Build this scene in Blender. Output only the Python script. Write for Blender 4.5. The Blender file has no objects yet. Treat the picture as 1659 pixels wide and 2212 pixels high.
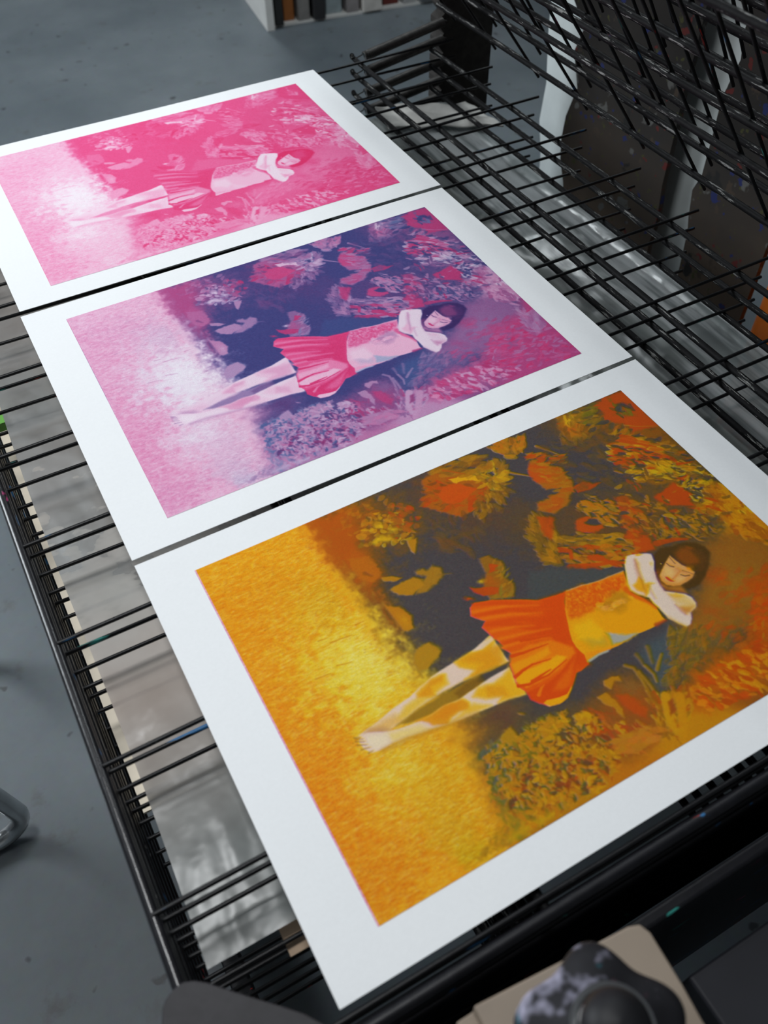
import bpy, bmesh, math, random
import numpy as np
from mathutils import Vector, Matrix
random.seed(5)
SC=bpy.context.scene; COL=SC.collection
Z0=0.80                      # height of the top wire shelf above the floor
def V(x,y,z): return (x,y,z+Z0)

# ------------------------------------------------------------------ materials
def mat(name):
    m=bpy.data.materials.new(name); m.use_nodes=True; nt=m.node_tree
    return m,nt,nt.nodes['Principled BSDF']
def nd(nt,t,**k):
    n=nt.nodes.new(t)
    for a,b in k.items():
        if a.startswith('i_'): n.inputs[a[2:].replace('_',' ')].default_value=b
        else: setattr(n,a,b)
    return n
def ramp(nt,fac,stops,interp='LINEAR'):
    r=nt.nodes.new('ShaderNodeValToRGB'); r.color_ramp.interpolation=interp
    e=r.color_ramp.elements
    while len(e)<len(stops): e.new(.5)
    for q,(p_,c) in zip(e,stops): q.position=p_; q.color=(*c,1)
    nt.links.new(fac,r.inputs['Fac']); return r.outputs['Color']
def noise(nt,scale,detail=4,rough=.55,sc=(1,1,1),loc=(0,0,0),coord='Object',rnd=False):
    tc=nd(nt,'ShaderNodeTexCoord'); mp=nd(nt,'ShaderNodeMapping'); mp.inputs['Scale'].default_value=sc; mp.inputs['Location'].default_value=loc
    nt.links.new(tc.outputs[coord],mp.inputs['Vector'])
    if rnd:    # every rod is splashed differently
        oi=nd(nt,'ShaderNodeObjectInfo'); mm=nd(nt,'ShaderNodeMath',operation='MULTIPLY_ADD'); mm.inputs[1].default_value=37.; mm.inputs[2].default_value=loc[0]; nt.links.new(oi.outputs['Random'],mm.inputs[0])
        cx=nd(nt,'ShaderNodeCombineXYZ'); cx.inputs[1].default_value=loc[1]; cx.inputs[2].default_value=loc[2]; nt.links.new(mm.outputs[0],cx.inputs[0]); nt.links.new(cx.outputs[0],mp.inputs['Location'])
    n=nd(nt,'ShaderNodeTexNoise'); n.inputs['Scale'].default_value=scale; n.inputs['Detail'].default_value=detail; n.inputs['Roughness'].default_value=rough
    nt.links.new(mp.outputs['Vector'],n.inputs['Vector']); return n
def mixc(nt,fac,a,b,mode='MIX'):
    m=nd(nt,'ShaderNodeMix',data_type='RGBA',blend_type=mode)
    for s,v in ((0,fac),(6,a),(7,b)):
        if hasattr(v,'links') or hasattr(v,'is_linked'): nt.links.new(v,m.inputs[s])
        else: m.inputs[s].default_value=(v if s==0 else (*v,1))
    return m.outputs[2]
def bump(nt,bs,h,strength=.3,dist=.002):
    b=nd(nt,'ShaderNodeBump'); b.inputs['Strength'].default_value=strength; b.inputs['Distance'].default_value=dist
    nt.links.new(h,b.inputs['Height']); nt.links.new(b.outputs['Normal'],bs.inputs['Normal'])
def simple(name,col,rough=.6,metal=0,var=.25,scale=30,bmp=.15,spec=.5):
    m,nt,bs=mat(name); n=noise(nt,scale)
    lo=tuple(c*(1-var) for c in col); hi=tuple(min(1,c*(1+var)) for c in col)
    nt.links.new(ramp(nt,n.outputs['Fac'],[(.3,lo),(.7,hi)]),bs.inputs['Base Color'])
    bs.inputs['Roughness'].default_value=rough; bs.inputs['Metallic'].default_value=metal; bs.inputs['Specular IOR Level'].default_value=spec
    if bmp: bump(nt,bs,n.outputs['Fac'],bmp)
    return m
def worn_black(name,th=.66,sc=(1,1,1),base=(.010,.010,.012),scrape=(.35,.34,.33),colour=True,rough=.38,spec=.3):
    m,nt,bs=mat(name)
    c=base
    n0=noise(nt,60,4,.6); c=ramp(nt,n0.outputs['Fac'],[(.35,base),(.7,tuple(v*1.6+.001 for v in base))])
    n=noise(nt,16,6,.75,sc,rnd=True); f=ramp(nt,n.outputs['Fac'],[(th,(0,0,0)),(th+.03,(1,1,1))])
    c=mixc(nt,f,c,scrape)
    if colour:
        for k,(cc,t) in enumerate((((.5,.03,.02),.75),((.02,.12,.28),.72),((.05,.35,.3),.76),((.5,.05,.2),.77))):
            n2=noise(nt,9,3,.6,sc,(3.1*k+1,7.7*k,2*k),rnd=True); f=ramp(nt,n2.outputs['Fac'],[(t-.06,(0,0,0)),(t-.03,(1,1,1))]); c=mixc(nt,f,c,cc)
    nt.links.new(c,bs.inputs['Base Color']); bs.inputs['Roughness'].default_value=rough; bs.inputs['Specular IOR Level'].default_value=spec; bump(nt,bs,n0.outputs['Fac'],.35,.001)
    return m
M={}
M['wire']=worn_black('black_wire',.66,(1.2,9,9),base=(.005,.005,.006),scrape=(.22,.22,.21),rough=.4,spec=.3)
M['bar']=worn_black('scraped_black_bar',.585,(14,1.1,14),base=(.0045,.0045,.005),scrape=(.26,.26,.25),colour=False,rough=.6,spec=.12)
M['rail']=worn_black('splattered_black_rail',.67,(4,1.5,4),rough=.25,spec=.5)
M['frame']=worn_black('black_frame',.70,(2,6,6),base=(.006,.006,.008),rough=.42)
M['spring']=simple('spring_steel',(.06,.056,.052),.45,.4,.4,80,0)
M['post']=worn_black('dark_post',.74,(1,1,1),base=(.030,.027,.025),colour=False,rough=.8)
M['paper']=simple('white_paper',(.86,.875,.89),.62,0,.012,300,.04,.3)
def floor_mat():
    m,nt,bs=mat('grey_floor')
    n=noise(nt,1.6,6,.6,(1,1,1)); c=ramp(nt,n.outputs['Fac'],[(.3,(.085,.105,.120)),(.55,(.125,.148,.163)),(.75,(.165,.190,.205))])
    n2=noise(nt,9,5,.65); f=ramp(nt,n2.outputs['Fac'],[(.60,(0,0,0)),(.72,(.55,.55,.55))]); c=mixc(nt,f,c,(.07,.065,.06))
    n3=noise(nt,22,2,.4,(1,1,1),(4,2,0)); f=ramp(nt,n3.outputs['Fac'],[(.70,(0,0,0)),(.74,(.8,.8,.8))]); c=mixc(nt,f,c,(.03,.03,.035))
    n4=noise(nt,60,3,.6); c=mixc(nt,.12,c,n4.outputs['Color'],'OVERLAY')
    nt.links.new(c,bs.inputs['Base Color']); bs.inputs['Roughness'].default_value=.5; bump(nt,bs,n4.outputs['Fac'],.1,.002); return m
M['floor']=floor_mat()
def film_mat():
    m,nt,bs=mat('clear_film'); out=nt.nodes['Material Output']
    n=noise(nt,3.2,3,.5); c=ramp(nt,n.outputs['Fac'],[(.30,(.60,.49,.43)),(.44,(.80,.73,.68)),(.60,(.70,.69,.66)),(.75,(.52,.56,.53))])
    n2=noise(nt,14,3,.6,(1,1,1),(5,1,0)); c=mixc(nt,.18,c,ramp(nt,n2.outputs['Fac'],[(.35,(.25,.22,.22)),(.65,(.6,.62,.6))]))
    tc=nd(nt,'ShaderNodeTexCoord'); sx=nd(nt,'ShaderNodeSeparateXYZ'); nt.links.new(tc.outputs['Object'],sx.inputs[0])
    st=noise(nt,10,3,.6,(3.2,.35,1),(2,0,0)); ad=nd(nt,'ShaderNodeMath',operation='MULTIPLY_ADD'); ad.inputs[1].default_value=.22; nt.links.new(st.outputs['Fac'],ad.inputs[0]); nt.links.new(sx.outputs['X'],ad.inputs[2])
    fd=ramp(nt,sx.outputs['X'],[(.25,(0,0,0)),(.72,(1,1,1))]); c=mixc(nt,fd,c,(.30,.325,.315))  # shade over the right side painted into the film colour
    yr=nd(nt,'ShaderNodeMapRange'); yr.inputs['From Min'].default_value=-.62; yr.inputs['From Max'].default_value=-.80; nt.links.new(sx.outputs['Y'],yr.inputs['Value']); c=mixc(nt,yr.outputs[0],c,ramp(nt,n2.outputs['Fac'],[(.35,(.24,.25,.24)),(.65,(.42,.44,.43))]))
    f=ramp(nt,ad.outputs[0],[(.92,(0,0,0)),(1.04,(1,1,1))]); pale=ramp(nt,st.outputs['Fac'],[(.42,(.36,.40,.40)),(.54,(.78,.82,.83))]); c=mixc(nt,f,c,pale)  # pale folded edge, with the sheen of its folds painted into the colour
    w=noise(nt,5,3,.55,(1.3,.8,1)); w2=noise(nt,30,2,.5)
    add=nd(nt,'ShaderNodeMath',operation='ADD'); mu=nd(nt,'ShaderNodeMath',operation='MULTIPLY'); mu.inputs[1].default_value=.06
    nt.links.new(w2.outputs['Fac'],mu.inputs[0]); nt.links.new(w.outputs['Fac'],add.inputs[0]); nt.links.new(mu.outputs[0],add.inputs[1])
    b=nd(nt,'ShaderNodeBump'); b.inputs['Strength'].default_value=.8; b.inputs['Distance'].default_value=.022; nt.links.new(add.outputs[0],b.inputs['Height'])
    d=nd(nt,'ShaderNodeBsdfDiffuse'); t=nd(nt,'ShaderNodeBsdfTransparent'); g=nd(nt,'ShaderNodeBsdfGlossy'); g.inputs['Roughness'].default_value=.24
    tl=nd(nt,'ShaderNodeBsdfTranslucent'); nt.links.new(c,tl.inputs['Color'])
    nt.links.new(c,d.inputs['Color']); nt.links.new(b.outputs[0],g.inputs['Normal'])
    m0=nd(nt,'ShaderNodeMixShader'); m0.inputs[0].default_value=.3; nt.links.new(d.outputs[0],m0.inputs[1]); nt.links.new(tl.outputs[0],m0.inputs[2])
    m1=nd(nt,'ShaderNodeMixShader'); m1.inputs[0].default_value=.12; nt.links.new(m0.outputs[0],m1.inputs[1]); nt.links.new(t.outputs[0],m1.inputs[2])
    m2=nd(nt,'ShaderNodeMixShader'); fr=nd(nt,'ShaderNodeFresnel'); fr.inputs['IOR'].default_value=1.5; nt.links.new(b.outputs[0],fr.inputs['Normal'])
    fm=nd(nt,'ShaderNodeMath',operation='MULTIPLY'); mr=nd(nt,'ShaderNodeMapRange'); mr.inputs['From Min'].default_value=.15; mr.inputs['From Max'].default_value=.6; mr.inputs['To Min'].default_value=.6; mr.inputs['To Max'].default_value=.16; nt.links.new(sx.outputs['X'],mr.inputs['Value']); nt.links.new(mr.outputs[0],fm.inputs[1]); nt.links.new(fr.outputs[0],fm.inputs[0]); nt.links.new(fm.outputs[0],m2.inputs[0]); nt.links.new(m1.outputs[0],m2.inputs[1]); nt.links.new(g.outputs[0],m2.inputs[2]); nt.links.new(m2.outputs[0],out.inputs['Surface'])
    return m
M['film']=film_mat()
def speckled(name,col,cols,th=.64,scale=40,rough=.6,low=None):
    m,nt,bs=mat(name); n=noise(nt,6,4); c=ramp(nt,n.outputs['Fac'],[(.35,tuple(v*.75 for v in col)),(.65,tuple(v*1.2 for v in col))])
    if low:
        tc=nd(nt,'ShaderNodeTexCoord'); sz=nd(nt,'ShaderNodeSeparateXYZ'); nt.links.new(tc.outputs['Object'],sz.inputs[0])
        ad=nd(nt,'ShaderNodeMath',operation='MULTIPLY_ADD'); ad.inputs[1].default_value=.3; nt.links.new(n.outputs['Fac'],ad.inputs[0]); nt.links.new(sz.outputs['Z'],ad.inputs[2])
        c=mixc(nt,ramp(nt,ad.outputs[0],[(.56,(1,1,1)),(.86,(0,0,0))]),c,low)
    for k,cc in enumerate(cols):
        n2=noise(nt,scale*(.5+.3*k%1.3),3,.55,(1,1,1),(3.3*k,1.7*k,5*k)); f=ramp(nt,n2.outputs['Fac'],[(th,(0,0,0)),(th+.03,(1,1,1))]); c=mixc(nt,f,c,cc)
    nt.links.new(c,bs.inputs['Base Color']); bs.inputs['Roughness'].default_value=rough; bump(nt,bs,n.outputs['Fac'],.1); return m
M['cream']=speckled('cream_board',(.70,.62,.50),[(.03,.03,.03)],.72,45)
M['splatter']=speckled('splattered_paint',(.020,.017,.015),[(.010,.010,.010),(.05,.035,.025),(.10,.012,.010),(.012,.02,.10),(.05,.05,.015),(.10,.10,.095)],.645,26,.85,(.085,.060,.042))
M['strip']=simple('pale_film',(.60,.65,.65),.45,0,.12,8,.1)
M['white']=simple('white_laminate',(.66,.66,.64),.5,0,.05,20,.03)
M['cloth']=simple('white_cloth',(.62,.61,.58),.8,0,.15,25,.4)
M['chrome']=simple('chrome',(.55,.56,.57),.18,1,.15,20,0)
M['seat']=simple('black_vinyl',(.02,.02,.022),.45)
M['plate']=worn_black('dark_grey_plate',.72,(1,1,1),base=(.012,.011,.014),colour=True,rough=.5)
M['plywood']=simple('plywood',(.27,.215,.165),.6,0,.14,7,.1)
M['knob']=worn_black('smeared_black_knob',.80,(1,1,1),base=(.012,.012,.014),colour=False,rough=.35)
def smear(name,base,cols):
    m,nt,bs=mat(name); c=base; n0=noise(nt,30)
    c=ramp(nt,n0.outputs['Fac'],[(.3,base),(.7,tuple(v*1.8 for v in base))])
    for k,(cc,t,sc,lc) in enumerate(cols):
        n=noise(nt,sc,4,.7,(1,1,1),lc); f=ramp(nt,n.outputs['Fac'],[(t,(0,0,0)),(t+.10,(1,1,1))]); c=mixc(nt,f,c,cc)
    nt.links.new(c,bs.inputs['Base Color']); bs.inputs['Roughness'].default_value=.62; bs.inputs['Specular IOR Level'].default_value=.2; return m
M['knob']=smear('smeared_knob',(.010,.010,.012),[((.34,.33,.43),.52,13,(1.3,0,0)),((.25,.08,.13),.55,13,(4,3,1)),((.01,.20,.26),.57,14,(9,2,4))])
M['cap']=simple('knob_cap',(.012,.012,.014),.5,0,.3,30,0,.25)
M['orange']=simple('orange_plastic',(.95,.20,.003),.4,0,.08,10,.02)
M['green']=simple('green_tape',(.13,.38,.06),.5,0,.1,20,.05)
M['kraft']=simple('tan_card',(.50,.36,.25),.7,0,.12,30,.05)
M['tabletop']=simple('dark_tabletop',(.020,.021,.028),.6,0,.3,6,.05)
BOOKC=[(.02,.02,.02),(.30,.10,.02),(.22,.21,.20),(.02,.02,.022),(.30,.36,.38),(.26,.24,.24),(.55,.53,.50),(.13,.02,.015),(.40,.40,.40),(.10,.11,.12),(.30,.33,.40),(.45,.42,.38)]
for i,c in enumerate(BOOKC): M['book%d'%i]=simple('board_%d'%i,c,.6,0,.25,14,.05)

# ------------------------------------------------------------------ mesh helpers
def tube_geo(V_,F_,pts,r,n=8,closed=False):
    pts=[Vector(p_) for p_ in pts]; rr=r if isinstance(r,(list,tuple)) else [r]*len(pts)
    base=len(V_); up=None
    for i,p_ in enumerate(pts):
        a=pts[max(i-1,0)];b=pts[min(i+1,len(pts)-1)]; d=(b-a).normalized()
        if up is None: up=Vector((0,0,1)) if abs(d.z)<.9 else Vector((1,0,0))
        s=d.cross(up).normalized(); up=s.cross(d).normalized()
        for k in range(n):
            t=2*math.pi*k/n; V_.append(p_+s*math.cos(t)*rr[i]+up*math.sin(t)*rr[i])
    for i in range(len(pts)-1):
        for k in range(n): F_.append((base+i*n+k,base+i*n+(k+1)%n,base+(i+1)*n+(k+1)%n,base+(i+1)*n+k))
    F_.append(tuple(base+k for k in range(n))[::-1]); F_.append(tuple(base+(len(pts)-1)*n+k for k in range(n)))
def box_geo(V_,F_,x0,y0,z0,x1,y1,z1):
    b=len(V_)
    for z in (z0,z1):
        for x,y in ((x0,y0),(x1,y0),(x1,y1),(x0,y1)): V_.append(Vector((x,y,z)))
    for f in ((3,2,1,0),(4,5,6,7),(0,1,5,4),(1,2,6,5),(2,3,7,6),(3,0,4,7)): F_.append(tuple(b+i for i in f))
def mk(name,V_,F_,m,parent=None,smooth=True,bevel=0):
    me=bpy.data.meshes.new(name); me.from_pydata([tuple(v) for v in V_],[],F_); me.update()
    if smooth: me.polygons.foreach_set('use_smooth',[True]*len(me.polygons))
    me.materials.append(m); o=bpy.data.objects.new(name,me); COL.objects.link(o)
    if parent: o.parent=parent
    if bevel:
        b=o.modifiers.new('Bevel','BEVEL'); b.width=bevel; b.segments=3; b.limit_method='ANGLE'
    if smooth and not bevel:
        try: me.set_sharp_from_angle(angle=math.radians(50))
        except Exception: pass
    return o
def tube(name,pts,r,m,parent=None,n=8):
    a,b=[],[]; tube_geo(a,b,pts,r,n); return mk(name,a,b,m,parent)
def box(name,x0,y0,z0,x1,y1,z1,m,parent=None,bevel=0):
    a,b=[],[]; box_geo(a,b,x0,y0,z0,x1,y1,z1); return mk(name,a,b,m,parent,False,bevel)
def extrude(name,pts,z0,z1,m,parent=None,bevel=0):
    n=len(pts); a=[Vector((x,y,z0)) for x,y in pts]+[Vector((x,y,z1)) for x,y in pts]
    ar=sum(pts[i][0]*pts[(i+1)%n][1]-pts[(i+1)%n][0]*pts[i][1] for i in range(n))
    if ar<0: a=a[:n][::-1]+a[n:][::-1]
    f=[tuple(range(n))[::-1],tuple(range(n,2*n))]+[(i,(i+1)%n,n+(i+1)%n,n+i) for i in range(n)]
    return mk(name,a,f,m,parent,False,bevel)
def thing(name,label,cat,loc=(0,0,0),group=None):
    o=bpy.data.objects.new(name,None); COL.objects.link(o); o.location=loc; o.empty_display_size=.05
    return tag(o,label,cat,group)
def tag(o,label,cat,group=None,kind=None):
    o['label']=label; o['category']=cat
    if group: o['group']=group
    if kind: o['kind']=kind
    return o
def grid(name,nx,ny,fn,m,parent=None,solid=0):
    a=[Vector(fn(i/(nx-1),j/(ny-1))) for j in range(ny) for i in range(nx)]
    f=[(j*nx+i,j*nx+i+1,(j+1)*nx+i+1,(j+1)*nx+i) for j in range(ny-1) for i in range(nx-1)]
    o=mk(name,a,f,m,parent)
    if solid: s=o.modifiers.new('Solid','SOLIDIFY'); s.thickness=solid; s.offset=0
    return o
# ---- painting engine: ink densities (cyan, magenta, yellow) on a 1000 x 708 grid
AW,AH=1000,708
def make_art(OPS):
    rng=np.random.RandomState(7)
    A=np.zeros((AH,AW,3),np.float32)
    YY,XX=np.mgrid[0:AH,0:AW].astype(np.float32)
    def vnoise(cx,cy,seed):
        r=np.random.RandomState(seed); g=r.rand(int(AH/cy)+3,int(AW/cx)+3).astype(np.float32)
        x=XX/cx; y=YY/cy; xi=x.astype(int); yi=y.astype(int); fx=x-xi; fy=y-yi
        fx=fx*fx*(3-2*fx); fy=fy*fy*(3-2*fy)
        return (g[yi,xi]*(1-fx)+g[yi,xi+1]*fx)*(1-fy)+(g[yi+1,xi]*(1-fx)+g[yi+1,xi+1]*fx)*fy
    wx=(vnoise(14,14,1)-.5)*1.0+(vnoise(5,5,3)-.5)*.6; wy=(vnoise(14,14,2)-.5)+(vnoise(5,5,4)-.5)*.6
    wob=[0.0]
    def box(x0,y0,x1,y1,pad):
        x0=max(0,int(x0-pad));y0=max(0,int(y0-pad));x1=min(AW,int(x1+pad)+1);y1=min(AH,int(y1+pad)+1)
        return x0,y0,x1,y1
    def lay(b,m,col):
        x0,y0,x1,y1=b; m=m[...,None]; A[y0:y1,x0:x1]=A[y0:y1,x0:x1]*(1-m)+np.array(col,np.float32)*m
    def segd(px,py,a,c):
        dx,dy=c[0]-a[0],c[1]-a[1]; L=dx*dx+dy*dy+1e-9
        t=np.clip(((px-a[0])*dx+(py-a[1])*dy)/L,0,1)
        return np.hypot(px-a[0]-t*dx,py-a[1]-t*dy),t
    def polym(pts,soft,w):
        xs=[p[0] for p in pts];ys=[p[1] for p in pts]
        b=box(min(xs),min(ys),max(xs),max(ys),soft*2+w+2); x0,y0,x1,y1=b
        if x1<=x0 or y1<=y0: return b,None
        px=XX[y0:y1,x0:x1]+w*wx[y0:y1,x0:x1]; py=YY[y0:y1,x0:x1]+w*wy[y0:y1,x0:x1]
        ins=np.zeros(px.shape,bool); d=np.full(px.shape,1e9,np.float32)
        n=len(pts)
        for i in range(n):
            a,c=pts[i],pts[(i+1)%n]
            d=np.minimum(d,segd(px,py,a,c)[0])
            if a[1]!=c[1]:
                k=((a[1]>py)!=(c[1]>py))&(px<(c[0]-a[0])*(py-a[1])/(c[1]-a[1])+a[0]); ins^=k
        s=np.where(ins,d,-d); t=np.clip(.5+s/(2*max(soft,.6)),0,1)
        return b,t*t*(3-2*t)
    def inside(x,y,pts):
        r=False;n=len(pts)
        for i in range(n):
            a,c=pts[i],pts[(i+1)%n]
            if (a[1]>y)!=(c[1]>y) and x<(c[0]-a[0])*(y-a[1])/(c[1]-a[1])+a[0]: r=not r
        return r
    def dab(x,y,L,w,ang,col,al,bend=0):
        b=box(x-L,y-L,x+L,y+L,w); x0,y0,x1,y1=b
        if x1<=x0 or y1<=y0: return
        px=XX[y0:y1,x0:x1]-x+1.5*wx[y0:y1,x0:x1];py=YY[y0:y1,x0:x1]-y+1.5*wy[y0:y1,x0:x1]
        c,s=np.cos(ang),np.sin(ang); u=(px*c+py*s); v=(-px*s+py*c)+bend*u*u/max(L,1)
        q=np.sqrt((u/L)**2+(v/w)**2); m=np.clip((1-q)*min(L,w)*.9+.3,0,1)*al
        lay(b,m.astype(np.float32),col)
    for op in OPS:
        k=op[0]
        if k=='P':      # soft, wobble, alpha, colour, points
            b,m=polym(op[5],op[1],op[2])
            if m is not None: lay(b,m*op[3],op[4])
        elif k=='L':    # w0, w1, soft, alpha, colour, points : tapering stroke
            w0,w1,soft,al,col,pts=op[1:]
            xs=[p[0] for p in pts];ys=[p[1] for p in pts]; b=box(min(xs),min(ys),max(xs),max(ys),max(w0,w1)+soft*2+2);x0,y0,x1,y1=b
            if x1<=x0 or y1<=y0: continue
            px=XX[y0:y1,x0:x1]+.8*wx[y0:y1,x0:x1];py=YY[y0:y1,x0:x1]+.8*wy[y0:y1,x0:x1]; best=np.full(px.shape,-1e9,np.float32); n=len(pts)-1
            for i in range(n):
                d,t=segd(px,py,pts[i],pts[i+1]); f=(i+t)/n
                best=np.maximum(best,w0+(w1-w0)*f-d)
            t=np.clip(.5+best/(2*max(soft,.5)),0,1); lay(b,t*t*(3-2*t)*al,col)
        elif k=='E':    # soft ellipse  cx,cy,rx,ry,angle deg,alpha,colour
            cx,cy,rx,ry,an,al,col=op[1:]
            R_=max(rx,ry)*1.6; b=box(cx-R_,cy-R_,cx+R_,cy+R_,0);x0,y0,x1,y1=b
            if x1<=x0 or y1<=y0: continue
            px=XX[y0:y1,x0:x1]-cx+.12*R_*wx[y0:y1,x0:x1]*3;py=YY[y0:y1,x0:x1]-cy+.12*R_*wy[y0:y1,x0:x1]*3;a=np.radians(an);c,s=np.cos(a),np.sin(a)
            q=((px*c+py*s)/rx)**2+((-px*s+py*c)/ry)**2; lay(b,(al*np.exp(-q*1.4)*(np.clip(2.2-q,0,1))).astype(np.float32),col)
        elif k=='D':    # n, len, wid, angle, jitter, alpha, palette, polygon, radial centre or None
            n,L,w,an,jit,al,pal,pts,cen=op[1:]
            xs=[p[0] for p in pts];ys=[p[1] for p in pts]; i=0;g=0
            while i<n and g<n*12:
                g+=1; x=rng.uniform(min(xs),max(xs)); y=rng.uniform(min(ys),max(ys))
                if not inside(x,y,pts): continue
                i+=1; a=np.radians(an) if cen is None else np.arctan2(y-cen[1],x-cen[0])
                s=rng.uniform(.55,1.35); col=np.array(pal[rng.randint(len(pal))],float)*rng.uniform(.88,1.12,3)
                dab(x,y,L*s,w*rng.uniform(.6,1.3)*s,a+np.radians(rng.uniform(-jit,jit)),col,al*rng.uniform(.6,1),rng.uniform(-.35,.35))
        elif k=='X':    # speckle: amount, colour mask polygon (densities scaled by grain)
            amt,pts,sd=op[1:]
            b,m=polym(pts,20,0);x0,y0,x1,y1=b
            g=(np.random.RandomState(sd).rand(y1-y0,x1-x0)-.5)+1.1*(vnoise(9,2.6,sd)[y0:y1,x0:x1]-.5)+.9*(vnoise(5,1.8,sd+1)[y0:y1,x0:x1]-.5)
            A[y0:y1,x0:x1]*=1+(amt*g*m)[...,None]
            g2=np.random.RandomState(sd+5).rand(y1-y0,x1-x0)*vnoise(4,1.6,sd+9)[y0:y1,x0:x1]; k2=np.clip((g2-.62)*5,0,1)*m*amt
            A[y0:y1,x0:x1,0]+=.35*k2; A[y0:y1,x0:x1,1]+=.3*k2
    # general printed grain
    for ch in range(3):
        A[...,ch]*=1+.10*(np.random.RandomState(40+ch).rand(AH,AW)-.5)+.12*(vnoise(3,2.2,60+ch)-.5)
    return np.clip(A,0,2)
TM=np.log(np.array([.88,.085,.265])); TC=np.log(np.array([.13,.42,.62])); TY=np.log(np.array([1.06,.80,.010]))
PAPER=np.array([.86,.875,.89])
def ink(A,stage):
    m=A[...,1:2];c=A[...,0:1];y=A[...,2:3]
    out=np.exp(TM*(m*(1+.42*np.clip(c,0,1.3)) if stage==1 else m*1.1))
    if stage>1: out=out*np.exp(TC*c)
    if stage>2:
        ys=np.roll(y,3,axis=1); ys[:,:3]=0
        out=out*np.exp(TY*ys); out=out+(np.array([.80,.42,.02])-out)*.11*np.clip(ys,0,1)
    return (out*PAPER).astype(np.float32)
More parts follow.
